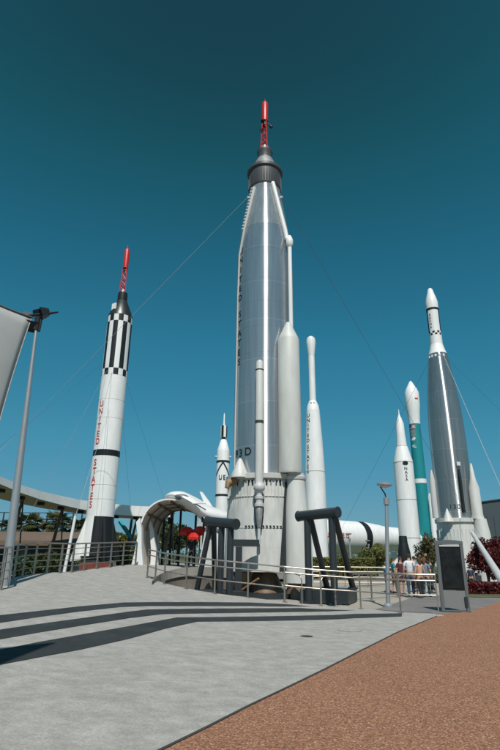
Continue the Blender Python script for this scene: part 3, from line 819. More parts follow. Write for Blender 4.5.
# =================================================================== JUNO II
K = Axis(406.5, 500, 74); zK = K.z
def rK(py, w): return (zK(py), wid(K.X, K.Y, zK(py), w) / 2)
kj = thing('white_rocket', (K.X, K.Y, 0), 'stout white rocket with a needle tipped nose standing left of the teal rocket', 'rocket', 'upright display rockets')
kb = MB().lathe(K.X, K.Y, sorted([(.6, rK(552, 21)[1]), rK(552, 21), rK(463, 19)]), 44).build('first_stage', M['white'], kj)
MB().lathe(K.X, K.Y, sorted([rK(463, 19), rK(461, 18.6), rK(446.5, 11)]), 44).build('shroud', M['white'], kj)
MB().lathe(K.X, K.Y, sorted([rK(446.5, 10.4), rK(436, 8.6), rK(424, 7.7), rK(418, 4), rK(414.5, 1.2), rK(409.5, .5)]), 32).build('nose_cone', M['white'], kj)
mb = MB(); items = []
for i, ch in enumerate('NASA'): items.append((ch, R(12), zK(471.5 + i * 3.6), .42, 1.0))
wrap_text(mb, items, (K.X, K.Y), lambda z: rK(480, 19.3)[1] + .01, K.front)
c0 = K.pt(12, rK(464.5, 19)[1] + .05, zK(464.5))
tdir = Vector((-math.sin(K.front + R(12)), math.cos(K.front + R(12)), 0))
mb.add([c0 + tdir * math.cos(2 * math.pi * k / 14) * .38 + Vector((0, 0, math.sin(2 * math.pi * k / 14) * .3)) for k in range(14)], [list(range(14))])
mb.build('marking', M['black'], kb, flat=True)
mb = MB()
for py, w in ((446.4, 11), (462.8, 19.2), (500, 20.1), (538, 21)): z, r = rK(py, w); mb.lathe(K.X, K.Y, [(z - .03, r), (z - .03, r + .02), (z + .03, r + .02), (z + .03, r)], 44, caps=False)
mb.build('seam', M['grey_white'], kb)

# black engine standing in front of it
En = Axis(403.5, 545, 46); zE = En.z
eg = thing('rocket_engine', (En.X, En.Y, 0), 'black bell shaped rocket engine on a stand in front of the stout white rocket', 'rocket engine')
def rE(py, w): return (zE(py), wid(En.X, En.Y, zE(py), w) / 2)
MB().lathe(En.X, En.Y, sorted([rE(572, 14), rE(558, 13.2), rE(552, 12.2), rE(545, 9.5)]), 28).build('nozzle', M['black'], eg)
MB().lathe(En.X, En.Y, sorted([rE(545, 9.5), rE(543, 8.6), rE(537.5, 8), rE(536, 7.4)]), 20).build('combustion_chamber', M['black'], eg)
MB().box((En.X, En.Y, zE(576) / 2 + .1), (1.3, 1.3, max(.2, zE(572)) )).build('stand', M['slate'], eg)

# =================================================================== DELTA (teal)
D = Axis(422, 500, 100); zD = D.z
def rD(py, w): return (zD(py), wid(D.X, D.Y, zD(py), w) / 2)
dl = thing('teal_rocket', (D.X, D.Y, 0), 'teal rocket with a bulbous white nose fairing and white waist band', 'rocket', 'upright display rockets')
db = MB().lathe(D.X, D.Y, sorted([(.3, rD(538, 13)[1]), rD(538, 13), rD(483.6, 12.2)]), 40).build('first_stage', M['teal'], dl)
MB().lathe(D.X, D.Y, sorted([rD(483.6, 12.5), rD(479.4, 12.5)]), 40).build('white_band', M['white'], dl)
du = MB().lathe(D.X, D.Y, sorted([rD(479.4, 12.2), rD(424.5, 10.8)]), 40).build('upper_stage', M['teal'], dl)
MB().lathe(D.X, D.Y, sorted([rD(424.5, 11), rD(421, 11), rD(412, 12.4), rD(405, 13.8), rD(393, 13.8), rD(389, 10.5), rD(384.5, 5.5), rD(382, 2.6), rD(381, .6)]), 40).build('nose_fairing', M['white'], dl)
def patch(ax, az0, az1, r, z0, z1, n=5):
    vs = []; fs = []
    for i in range(n + 1):
        az = az0 + (az1 - az0) * i / n; vs += [ax.pt(az, r, z0), ax.pt(az, r, z1)]
    for i in range(n): fs.append((2 * i, 2 * i + 2, 2 * i + 3, 2 * i + 1))
    return vs, fs
def flag(ax, az0, az1, r, z0, z1, root):
    mats = [paint('flag_red', (.45, .05, .06), .5), paint('flag_white', (.72, .7, .7), .5), paint('flag_blue', (.03, .05, .16), .5)]
    mb = MB(); hh = (z1 - z0) / 7
    for i in range(7):
        vs, fs = patch(ax, az0, az1, r, z0 + i * hh, z0 + (i + 1) * hh - .001); mb.add(vs, fs, 0 if i % 2 == 0 else 1)
    vs, fs = patch(ax, az0, az0 + (az1 - az0) * .4, r + .02, z0 + hh * 3, z1); mb.add(vs, fs, 2)
    mb.build('flag', mats, root, flat=True)
rr_ = rD(432, 11)[1] + .03
flag(D, -55, 5, rr_, zD(429.5), zD(425.8), du)
mb = MB(); vs, fs = patch(D, -55, 0, rr_, zD(437), zD(431)); mb.add(vs, fs)
mb.build('emblem', paint('grey_emblem', (.22, .30, .33), .5, var=.4, scale=3), du, flat=True)
mb = MB()
for k, (a0, a1, y0, y1) in enumerate([(-48, -10, 441.2, 440), (-40, -2, 439.8, 438.8), (-30, -8, 438.6, 437.9), (-44, -12, 446.5, 445.8), (-32, -5, 448.4, 447.6), (-44, -30, 447.6, 446.4)]):
    vs, fs = patch(D, a0, a1, rr_ + .01, zD(y0), zD(y1)); mb.add(vs, fs)
mb.build('logo', M['white'], du, flat=True)
mb = MB(); vs, fs = patch(D, 22, 50, rD(400, 13.8)[1] + .03, zD(401), zD(399.5)); mb.add(vs, fs)
mb.build('nose_marking', M['red'], dl, flat=True)
for k, az in enumerate((62, 130, -150)):
    c = D.pt(az, 1.85, 0)
    MB().lathe(c.x, c.y, [(.3, .58), (zD(503), .5), (zD(497), .3), (zD(493), .05)], 20).build('strap_on_booster', M['white'], dl)

# =================================================================== ATLAS-AGENA (right)
G = Axis(456.5, 515, 45); zG = G.z
ga = thing('silver_rocket', (G.X, G.Y, 0), 'weathered silver rocket with slim white upper stage standing behind the information kiosk', 'rocket', 'upright display rockets')
def rG(py, w): return (zG(py), wid(G.X, G.Y, zG(py), w) / 2)
RG = 1.525
gprof = sorted([(zG(520), RG), (zG(440), RG), rG(425, 33.5), rG(405, 31), rG(385, 26.5), rG(370, 22), rG(355, 17.6)])
gt = MB().lathe(G.X, G.Y, gprof, 80).build('tank', M['tank2'], ga, ang=50)
MB().lathe(G.X, G.Y, sorted([rG(355, 17.6), rG(350, 14.6), rG(345, 12)]), 40).build('adapter_cone', M['white'], ga)
def afn(i, k):
    a = (2 * math.pi * (k + .5) / 48 - G.front + math.pi) % (2 * math.pi) - math.pi
    return 1 if R(55) < abs(a) < R(110) else 0
MB().lathe(G.X, G.Y, sorted([rG(345, 12), rG(336.5, 11.8)]), 48).build('upper_stage_base', M['white'], ga)
NCk = 48
def cfn(i, k): return ((k // 3) + i) % 2
MB().lathe(G.X, G.Y, sorted([rG(336.5, 11.9), rG(334.6, 11.9), rG(332.6, 11.9)]), 48, fn=cfn).build('checker_band', [M['white'], M['black']], ga)
us = MB().lathe(G.X, G.Y, sorted([rG(332.6, 11.8), rG(311.5, 11.6)]), 48, fn=afn).build('upper_stage', [M['white'], M['black']], ga)
MB().lathe(G.X, G.Y, sorted([rG(311.5, 12), rG(309.4, 12)]), 48).build('black_ring', M['black'], ga)
MB().lathe(G.X, G.Y, sorted([rG(309.4, 11.7), rG(303, 11.9), rG(299, 10), rG(293, 6.4), rG(290, 4.8), rG(288.6, 2.6)]), 40).build('nose_cone', M['white'], ga)
mb = MB(); items = []
for i, ch in enumerate('AGENA'): items.append((ch, R(-30), zG(317.2 + i * 3.1), .2, 1.0))
wrap_text(mb, items, (G.X, G.Y), lambda z: rG(320, 11.8)[1] + .01, G.front)
mb.build('lettering', M['black'], us, flat=True)
def gon(az, py, extra): return G.pt(az, RG + extra, zG(py))
MB().lathe(G.X, G.Y, [(zG(523.5), RG + .12), (zG(523), RG + .26), (zG(519.5), RG + .26), (zG(519), RG)], 56).build('skirt_ring', M['white_old'], ga)
gs = MB().lathe(G.X, G.Y, [(zG(572), RG + .30), (zG(523.5), RG + .12)], 56).build('engine_skirt', M['white_old'], ga)
mb = MB()
for k in range(36):
    az = k * 10; p = G.pt(az, RG + .17, (zG(530) + zG(566)) / 2)
    mb.box(p, (.05, .05, zG(530) - zG(566)), G.front + R(az))
mb.build('skirt_rib', M['white_old'], gs)
c = G.pt(58, RG + .35, 0)
MB().lathe(c.x, c.y, [(zG(520), .50), (zG(516), .44), (zG(490), .42), (zG(482), .24), (zG(468), .10), (zG(466), .03)], 24).build('equipment_pod', M['white_old'], ga)
c = G.pt(58, RG + .55, 0)
MB().lathe(c.x, c.y, [(zG(580), .85), (zG(560), .8), (zG(535), .62), (zG(520), .46)], 24).build('booster_fairing', M['white_old'], ga)
c = G.pt(-75, RG + .15, 0)
MB().lathe(c.x, c.y, [(zG(518), .28), (zG(480), .26), (zG(470), .06)], 20).build('equipment_pod', M['grey_white'], ga)
c = G.pt(22, RG + .1, 0)
MB().tube([gon(22, 514, .08), gon(22, 480, .08), gon(22, 472, .03)], [.13, .13, .09], 12).build('black_raceway', M['black'], ga)
c = G.pt(22, RG + .1, 0); MB().box(gon(22, 467, .08), (.2, .3, .3), G.front + R(22)).build('raceway_cap', M['white_old'], ga)
c = G.pt(-22, RG + .28, 0)
MB().lathe(c.x, c.y, [(zG(523), .42), (zG(519), .3), (zG(511), .07), (zG(510), .02)], 18).build('vernier_fairing', M['white_old'], ga)
mb = MB(); items = [(ch, R(-14 + i * 12), zG(510.5), .38, .8) for i, ch in enumerate('130')]
wrap_text(mb, items, (G.X, G.Y), lambda z: RG, G.front); mb.build('lettering', M['black'], gt, flat=True)
for k in range(5):
    az = -60 + k * 24; q = G.pt(az, rG(357, 18)[1] + .03, zG(358))
    MB().box(q, (.08, .16, .22), G.front + R(az)).build('bracket', M['white'], ga)
MB().lathe(G.X, G.Y, [(-.1, 2.2), (.4, 2.2), (.4, 1.9), (zG(575), 1.2)], 32).build('launch_ring', M['slate'], ga)
top = G.pt(35, rG(357, 18)[1], zG(358))
wire(ga, top, at(520, 530, 34), .020, M['wire_white'])
wire(ga, G.pt(-60, rG(360, 18)[1], zG(360)), at(372, 470, 60), .012, M['wire'])
wire(ga, G.pt(60, rG(360, 18)[1], zG(360)), at(520, 430, 50), .010, M['wire'])
# leaning white prop
pa = at(472.5, 533, 40); pb_ = at(503, 582, 29)
pr_ = thing('leaning_pole', (pb_.x, pb_.y, 0), 'thick white pole leaning down to the right across the red shrub', 'pole')
MB().cyl(pa, Vector((pb_.x, pb_.y, pb_.z)), .14, .21, 16).build('shaft', M['grey_white'], pr_)
MB().box((pb_.x, pb_.y, pb_.z / 2 - .15), (.8, .8, pb_.z + .1)).build('footing', M['pit'], pr_)

# =================================================================== SATURN lying down
def satp(px, py, Y): return at(px, py, Y)
QS = .827; c0 = at(322, 537, 86); ph = R(36); dr = Vector((math.cos(ph), math.sin(ph), 0))
c0.z = at(340, 537, 88.5).z
st = thing('lying_rocket', (c0.x + 8, c0.y + 5, 0), 'huge white rocket lying on its side with a black ring, behind the hedge', 'rocket')
def lathe_dir(name, prof, mat, parent, n=48, segs=None):
    up = Vector((0, 0, 1)); sd = dr.cross(up)
    rings = [[c0 + dr * t * QS + (up * math.cos(2 * math.pi * k / n) + sd * math.sin(2 * math.pi * k / n)) * r * QS for k in range(n)] for t, r in prof]
    return MB().loft(rings).build(name, mat, parent)
lathe_dir('first_stage', [(-26, 3.15), (4.6, 3.15), (9.2, 3.15)], M['white'], st)
lathe_dir('black_ring', [(9.2, 3.17), (10.9, 3.17)], M['black'], st)
lathe_dir('interstage', [(10.9, 3.15), (12, 3.1), (16, 2.75), (18, 2.5)], M['white'], st)
lathe_dir('second_stage', [(18, 2.5), (23, 2.4), (24, 2.2), (26, 1.6), (28.5, 1.5), (30.5, 1.4), (32, .4)], M['white'], st)
for t in (-8, 2, 7.5, 12.5, 17, 21, 27):
    p = c0 + dr * t * QS; MB().prism([(p.x - .8, p.y - .4, 0), (p.x + .8, p.y - .4, 0), (p.x + .25, p.y - .4, c0.z - 2.1), (p.x - .25, p.y - .4, c0.z - 2.1)], (0, 1.2, 0)).build('cradle', M['white'], st)
tx = MB()
vsx = 0
for i, ch in enumerate('UNITED'):
    vs, fs, w = glyph(ch); hh = .8 * QS; t0 = (-1.6 + i * 1.05) * QS
    up = Vector((0, 0, 1)); sd = dr.cross(up); out = []
    for x, y in vs:
        a = (y * hh - .2) / (3.18 * QS); out.append(c0 + dr * (t0 + x * hh) + (up * math.sin(a) + sd * math.cos(a)) * 3.22 * QS)
    tx.add(out, fs)
tx.build('lettering', M['red_text'], st, flat=True)

# =================================================================== LAMP POSTS
def lamp(px, py0, Y, ptop, label, s=1.0, tilt=0):
    p = at(px, py0, Y); z = zat(p.x, p.y, ptop)
    root = thing('street_lamp', (p.x, p.y, 0), label, 'street lamp')
    h = z
    MB().tube([(p.x, p.y, -.02), (p.x, p.y, h * .82)], [.075 * s, .06 * s], 14).build('pole', M['pole'], root)
    MB().lathe(p.x, p.y, [(h * .80, .05 * s), (h * .81, .10 * s), (h * .865, .11 * s), (h * .87, .06 * s)], 16).build('collar', M['pole'], root)
    MB().lathe(p.x, p.y, [(-.03, .16 * s), (.04, .16 * s), (.10, .09 * s)], 16).build('base_plate', M['pole'], root)
    q = Vector((p.x - .16 * s, p.y, h * .955)); ex0 = len(root.children)
    MB().tube([(p.x, p.y, h * .86), (p.x - .05, p.y, h * .9), q + Vector((-.05, 0, 0)), q + Vector((.08, 0, .10))], .026 * s, 8).build('arm', M['slate'], root)
    cx = p.x - .06 * s
    root.rotation_euler = (0, R(tilt), 0)
    hd = MB().lathe(cx, p.y, [(h * .965, .22 * s), (h * .972, .275 * s), (h * .985, .275 * s), (h * .998, .16 * s), (h, .03)], 28).build('lamp_head', M['pole'], root)
    MB().lathe(cx, p.y, [(h * .952, .10 * s), (h * .965, .215 * s)], 28).build('lens', M['lamp_lens'], hd)
    return root
pL = gnd(388.5, 606.5, flat)
lamp(388.2, 606, pL.y, 482, 'grey lamp post with a round disc head, nearest, left of the kiosk', tilt=3.4)
lamp(350.5, 558, 60, 533, 'small white distant lamp post in front of the lying rocket', 1.3)
lamp(369.5, 560, 70, 540, 'tiny distant lamp post at the narrow end of the lying rocket', 1.3)

# floodlight mast at left
mbs = at(5.3, 580, 16.6); mtop = at(36, 330, 16.6)
mast = thing('floodlight_mast', (mbs.x, mbs.y, 0), 'tall tapering grey mast with black floodlights behind the railing at far left', 'light mast')
mlow = mbs + (mbs - mtop) * .06; mlow.z = max(0, mlow.z)
MB().tube([Vector((mlow.x - .1, mlow.y, 0)), mbs, mtop], [.16, .15, .052], 18).build('pole', M['pole'], mast)
mt = mtop
MB().box(mt + Vector((0, 0, .25)), (.16, .16, .5)).build('mast_head', M['black'], mast)
def flood(off, rz, tilt, s=1.0):
    o = mt + Vector(off); rot = Matrix.Rotation(rz, 3, 'Z') @ Matrix.Rotation(tilt, 3, 'X')
    mb = MB(); pts = [(-.22, -.05, -.16), (.22, -.05, -.16), (.22, -.05, .16), (-.22, -.05, .16), (-.13, .22, -.09), (.13, .22, -.09), (.13, .22, .09), (-.13, .22, .09)]
    mb.add([o + rot @ (Vector(p) * s) for p in pts], [(0, 1, 2, 3), (7, 6, 5, 4), (0, 4, 5, 1), (1, 5, 6, 2), (2, 6, 7, 3), (3, 7, 4, 0)])
    h = mb.build('floodlight', M['black'], mast)
    g2 = MB(); g2.add([o + rot @ (Vector(p) * s) for p in [(-.2, -.054, -.14), (.2, -.054, -.14), (.2, -.054, .14), (-.2, -.054, .14)]], [(0, 1, 2, 3)]); g2.build('lens', M['glassy'], h)
flood((-.22, -.1, .12), R(35), R(35), 1.25); flood((.12, -.02, .62), R(-60), R(25), 1.1); flood((-.05, .15, .75), R(160), R(-20), .9); flood((-.42, .1, .55), R(120), R(30), .8)
MB().tube([mt + Vector((-.5, 0, .52)), mt + Vector((.25, 0, .62)), mt + Vector((.68, 0, .70))], [.05, .06, .03], 8).build('crossarm', M['black'], mast)
MB().cyl(mt + Vector((.1, 0, -.05)), mt + Vector((.12, 0, .5)), .05, n=8).build('bracket', M['black'], mast)

# shade sail tied to the mast
c1 = at(31.5, 317.5, 16.5); c2_ = at(-70, 268, 13.5); c3_ = at(-22, 505, 14.0)
def sail(c1, c2_, c3_, label):
    sl = thing('shade_sail', (c3_.x, c3_.y, 0), label, 'shade sail')
    n = 14; vs = []; idx = {}
    nrm = (c2_ - c1).cross(c3_ - c1).normalized()
    for i in range(n + 1):
        for j in range(n + 1 - i):
            a, b = i / n, j / n; c = 1 - a - b
            p = c1 * c + c2_ * a + c3_ * b
            ctr = (c1 + c2_ + c3_) / 3
            e = min(a, b, c)
            pull = max(0, .055 - e * .35) * (4 * max(a * b, b * c, a * c))
            p = p + (ctr - p) * pull * 1.3 + nrm * (a * b * c) * 5
            idx[i, j] = len(vs); vs.append(p)
    fs = []
    for i in range(n):
        for j in range(n - i):
            fs.append((idx[i, j], idx[i + 1, j], idx[i, j + 1]))
            if i + j < n - 1: fs.append((idx[i + 1, j], idx[i + 1, j + 1], idx[i, j + 1]))
    m = MB(); m.add(vs, fs); ob = m.build('fabric', M['sail'], sl)
    md = ob.modifiers.new('thick', 'SOLIDIFY'); md.thickness = .012
    e1_ = [vs[idx[i, 0]] for i in range(n + 1)]; e2_ = [vs[idx[0, j]] for j in range(n + 1)]; e3_ = [vs[idx[i, n - i]] for i in range(n + 1)]
    MB().tube(e1_, .045, 6).build('hem_webbing', M['sail_edge'], sl)
    MB().tube(e2_, .018, 6).build('hem_webbing', M['sail'], sl); MB().tube(e3_, .018, 6).build('hem_webbing', M['sail'], sl)
    return sl
sl = sail(c1, c2_, c3_, 'grey white triangular shade sail tied to the tall floodlight mast at far left')
MB().tube([c1, mt + Vector((-.05, 0, .45))], .02, 6).build('tie_rod', M['sail_edge'], sl)

_sd = Vector((math.sin(R(4)) * math.cos(R(54)), -math.cos(R(4)) * math.cos(R(54)), math.sin(R(54))))
def lift(p, z): return p + _sd * ((z - p.z) / _sd.z)
g1_ = gnd(54, 643.5); g2_ = gnd(-75, 654); g3_ = gnd(-60, 690)  # unseen sail added overhead, outlined by the ground shadow it must cast
ov = sail(lift(g1_, 8.2), lift(g2_, 8.4), lift(g3_, 8.0), 'unseen high shade sail added to cast the pointed shadow on the left paving band')
mq = lift(g2_, 8.4); MB().tube([(mq.x - .1, mq.y, 0), (mq.x, mq.y, 8.5)], [.14, .07], 12).build('added_sail_pole', M['pole'], ov)  # pole added out of view to carry that sail
# =================================================================== CURVED WALKWAY CANOPY (left, far)
rib = [(-40, 468, 452, 26), (-20, 474, 466, 29), (0, 484, 476.3, 32), (20, 492.5, 484.5, 34.5), (40, 499.3, 491, 37), (60, 504.5, 495.6, 39.5), (80, 509, 499.8, 42), (100, 512, 502.6, 44), (115, 514.5, 504, 45), (135, 516, 506, 46), (152, 516.6, 506.6, 46.5), (170, 517, 507, 47)]
cn = thing('walkway_canopy', (at(60, 540, 40).x, 40, 0), 'long curving white roofed walkway canopy behind the black and white rocket', 'canopy')
low = [at(x, yb, Y) for x, yb, yt, Y in rib]; hi = [at(x, yt, Y) for x, yb, yt, Y in rib]
inner = []
yin = [486, 494, 500, 504.5, 508.5, 511.5, 514, 516, 517.8, 519, 519.6, 520]
for i, p in enumerate(low):
    d = ray(rib[i][0] + 4, yin[i]); inner.append(CAM + d * ((p.z - EYE) / d.z))
mb = MB()
for i in range(len(rib) - 1):
    for (a_, b_) in (((low[i], hi[i]), (low[i + 1], hi[i + 1])),):
        mb.add([low[i], low[i + 1], hi[i + 1], hi[i]], [(0, 1, 2, 3)])
        mb.add([hi[i], hi[i + 1], inner[i + 1] + Vector((0, 0, .5)), inner[i] + Vector((0, 0, .5))], [(0, 1, 2, 3)])
        mb.add([inner[i], inner[i + 1], inner[i + 1] + Vector((0, 0, .5)), inner[i] + Vector((0, 0, .5))], [(0, 1, 2, 3)])
roof = mb.build('roof', M['canopy'], cn)
mb = MB()
for i in range(len(rib) - 1): mb.add([low[i] - Vector((0, 0, .003)), low[i + 1] - Vector((0, 0, .003)), inner[i + 1] - Vector((0, 0, .003)), inner[i] - Vector((0, 0, .003))], [(0, 1, 2, 3)])
mb.build('soffit', M['soffit'], cn)
for i in range(1, len(rib)):
    a = low[i] + (inner[i] - low[i]) * .55
    if i % 2 == 1:
        MB().tube([a, Vector((a.x - .9, a.y + .3, 0))], [.10, .15], 10).build('column', M['lowroof'], cn)
        MB().cyl(a + Vector((.05, 0, -.0)), Vector((a.x + .35, a.y + .3, 0)), .05, .06, 8).build('strut', M['slate'], cn)
    MB().box(a + (low[i] - a) * .55 + Vector((0, 0, -.12)), (.4, .4, .22)).build('downlight', M['black'], cn)

# elevated walkway rail and low building behind
wk = thing('elevated_walkway', (at(30, 540, 60).x, 60, 0), 'dark open elevated walkway with railings under the curving canopy', 'walkway')
xa = at(-20, 530, 60).x; xb = at(92, 530, 60).x; zd = at(40, 533, 60).z; zt1 = at(40, 522, 60).z
MB().box(((xa + xb) / 2, 60, zd), (xb - xa, 2.4, .3)).build('deck', M['slate'], wk)
for z in (zt1, zt1 - .55, zt1 + .9): MB().box(((xa + xb) / 2, 58.9, z), (xb - xa, .07, .08)).build('rail', M['slate'], wk)
for k in range(14):
    x = xa + (xb - xa) * k / 13; MB().box((x, 58.9, (zd + zt1 + .9) / 2), (.12, .1, zt1 + .9 - zd)).build('post', M['slate'], wk)
    if k % 3 == 0: MB().box((x, 60, zd / 2), (.3, .3, zd)).build('column', M['slate'], wk)
lb = thing('low_building', (at(20, 550, 50).x, 50, 0), 'low building with a brown sloped roof under the curving canopy', 'building')
xa = at(-40, 545, 48).x; xb = at(79, 545, 48).x; za = at(20, 545, 48).z; zc_ = at(20, 534.5, 51).z
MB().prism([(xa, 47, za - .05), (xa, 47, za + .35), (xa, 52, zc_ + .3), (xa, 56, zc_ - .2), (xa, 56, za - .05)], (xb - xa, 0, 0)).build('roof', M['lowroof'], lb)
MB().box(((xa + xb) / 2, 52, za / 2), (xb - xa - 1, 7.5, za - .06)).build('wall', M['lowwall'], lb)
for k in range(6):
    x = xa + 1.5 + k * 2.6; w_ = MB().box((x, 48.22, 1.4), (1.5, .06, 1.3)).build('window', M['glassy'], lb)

# =================================================================== WHITE ARCHED CANOPY with aerodynamic roof pod
Yc = 29.0
ar = thing('arched_canopy', (at(170, 570, Yc).x, Yc, 0), 'white arched entrance canopy with a streamlined roof pod, left of the silver rocket', 'canopy')
rim = [(141, 567), (139.5, 548), (140.5, 528), (146, 513), (154, 504.5), (163, 500.6), (173, 500.2), (183, 502.5), (192, 507), (200, 514), (207, 522), (211, 529)]
# densify
def spl(P, k=3):
    o = []
    for i in range(len(P) - 1):
        a = P[max(0, i - 1)]; b = P[i]; c = P[i + 1]; d = P[min(len(P) - 1, i + 2)]
        for j in range(k):
            t = j / k; o.append(tuple(.5 * (2 * b[q] + (c[q] - a[q]) * t + (2 * a[q] - 5 * b[q] + 4 * c[q] - d[q]) * t * t + (-a[q] + 3 * b[q] - 3 * c[q] + d[q]) * t ** 3) for q in range(len(b))))
    o.append(P[-1]); return o
rimp = [at(x, y, Yc) for x, y in spl(rim)]
ctr = at(172, 560, Yc)
th_ = .08; dep = 4.6
mb = MB(); sb = MB()
def outw(i, t):
    p = rimp[i]; a = rimp[max(0, i - 1)]; b = rimp[min(len(rimp) - 1, i + 1)]
    tt = (b - a).normalized(); n_ = Vector((-tt.z, 0, tt.x))
    if n_.dot(p - ctr) < 0: n_ = -n_
    return p + n_ * t
for i in range(len(rimp) - 1):
    o0, o1 = outw(i, th_), outw(i + 1, th_); i0, i1 = rimp[i], rimp[i + 1]
    dv = Vector((.3, dep, -.15)); dv1 = dv
    mb.add([i0, i1, o1, o0], [(0, 1, 2, 3)])
    mb.add([o0, o1, o1 + dv, o0 + dv], [(0, 1, 2, 3)])
    mb.add([i0 + dv, i1 + dv, o1 + dv, o0 + dv], [(0, 1, 2, 3)])
    q = .003
    sb.add([i0, i1, i1 + dv, i0 + dv], [(0, 1, 2, 3)])
mb.build('arch_shell', M['canopy'], ar)
sb.build('ceiling', M['soffit'], ar)
for k in range(3):
    t = .2 + k * .3; dv = Vector((.3, dep, -.15)) * t
    MB().tube([p + dv + (ctr - p).normalized() * .12 for p in rimp[6:22]], .045, 6).build('ceiling_beam', M['soffit_beam'], ar)
for i in range(9, 20, 4):
    p = rimp[i] + (ctr - rimp[i]).normalized() * .05; MB().cyl(p, p + Vector((.3, dep, -.15)), .06, n=6).build('purlin', M['soffit_beam'], ar)
# flared left pillar
def P3(L, Y): return [at(x, y, Y) for x, y in L]
MB().prism(P3([(131, 566), (143, 567), (141.5, 548), (141.5, 528), (139.5, 518), (136, 522), (137.5, 535), (134.5, 552)], Yc - .3), (0, .5, 0)).build('pillar', M['canopy'], ar)
MB().prism(P3([(150, 569), (158, 569.5), (156, 550), (152.5, 528), (148.5, 514), (146, 515), (149.5, 530), (151, 550)], Yc + 1.2), (0, .4, 0)).build('pillar', M['canopy'], ar)
for x in (165, 172.5, 181, 196, 204):
    a = at(x, 508 + abs(x - 172) * .3, Yc + 4.2); MB().cyl(a, (a.x, a.y, S(a.x, a.y)), .07, n=8).build('column', M['slate'], ar)
wl = P3([(197, 574), (212, 576), (212, 526), (206, 524)], Yc + .4)
MB().prism(wl, (0, 4, 0)).build('side_wall', M['grey_white'], ar)
# pod: lofted streamlined body
secs = [(165, 500.8, 1.0, .5), (167.5, 498.3, 5, .9), (172, 497.8, 8.4, 1.5), (178, 498.4, 11.4, 1.9), (185, 500.4, 14.4, 2.1), (192, 504, 15.2, 2.2), (199, 508.4, 16.8, 2.2), (206, 514, 19.2, 2.1), (213, 517.2, 18.8, 1.9), (220, 518.2, 16.4, 1.5), (227, 518.6, 12, 1.1), (233, 518.6, 6.6, .5)]
secs = spl(secs, 3)
rings = []
for x, y, h, dp in secs:
    c = at(x, y, Yc + 1.9); hz = h / 2 * (Yc + 2) / F
    rings.append([(c.x, c.y + math.cos(2 * math.pi * k / 24) * dp, c.z + math.sin(2 * math.pi * k / 24) * hz) for k in range(24)])
pod = MB().loft(rings).build('roof_pod', M['canopy'], ar, ang=60)
sk = at(181.5, 497, Yc - .14)
# oval skylight hugging the pod
rings = []
for t in range(9):
    a = -math.pi / 2 + math.pi * t / 8; rings.append([(sk.x + math.sin(a) * .40, sk.y + .12 + math.cos(2 * math.pi * k / 14) * .19 * math.cos(a), sk.z + .02 - math.sin(a) * .03 + math.sin(2 * math.pi * k / 14) * .15 * math.cos(a)) for k in range(14)])
MB().loft(rings).build('skylight', M['skylight'], pod)
MB().prism(P3([(199.5, 491.5), (202.5, 492.2), (209, 501), (214.5, 510), (206, 508)], Yc + 1.8), (0, .22, 0)).build('tail_fin', M['canopy'], ar)
MB().prism(P3([(192, 503.2), (206, 503.2), (206, 503.8), (192, 503.8)], Yc - .34), (0, .1, 0)).build('panel_line', M['grey_white'], pod)
# speakers
for x, y, s in ((205, 518.5, .3), (170.5, 521, .26)):
    p = at(x, y, Yc + (.2 if x > 200 else 3)); 
    o = MB().box(p, (s, s, s * 1.3), R(25)).build('loudspeaker', M['black'], None); tag(o, 'black loudspeaker hung at the right end of the arch rim' if x > 200 else 'black loudspeaker hung deep under the arched canopy', 'loudspeaker')

# red parasols under the arch
def parasol(px, py, Y, r, label):
    p = at(px, py, Y); g0 = S(p.x, p.y)
    t = thing('red_parasol', (p.x, p.y, g0), label, 'parasol', 'red parasols beneath the arched canopy')
    MB().cyl((p.x, p.y, g0), (p.x, p.y, p.z + .1), .03, n=8).build('pole', M['slate'], t)
    n = 16; mb = MB(); vs = []
    top = (p.x, p.y, p.z + r * .55)
    vs.append(top)
    for ring, (rr, dz) in enumerate(((.5, .42), (.86, .1), (1.0, -.2), (.96, -.62))):
        for k in range(n):
            a = 2 * math.pi * k / n; q = 1 if k % 2 == 0 else .9
            vs.append((p.x + math.cos(a) * r * rr * q, p.y + math.sin(a) * r * rr * q, p.z + r * dz + (0 if k % 2 == 0 else .04 * r) + (.1 * r if ring == 3 and k % 2 else 0)))
    fs = [(0, 1 + k, 1 + (k + 1) % n) for k in range(n)]
    for g_ in range(3):
        for k in range(n): fs.append((1 + g_ * n + k, 1 + g_ * n + (k + 1) % n, 1 + (g_ + 1) * n + (k + 1) % n, 1 + (g_ + 1) * n + k))
    mb.add(vs, fs); o = mb.build('canopy', M['red'], t, flat=True)
    mb = MB().lathe(p.x, p.y, [(g0, .25), (g0 + .1, .22)], 12).build('base', M['slate'], t)
parasol(187, 531, 30.5, .44, 'left red parasol under the arched canopy')
parasol(194, 536, 29.8, .36, 'middle red parasol under the arched canopy, hanging lowest')
parasol(200, 530.5, 30.2, .44, 'right red parasol under the arched canopy, beside the left grey trestle')

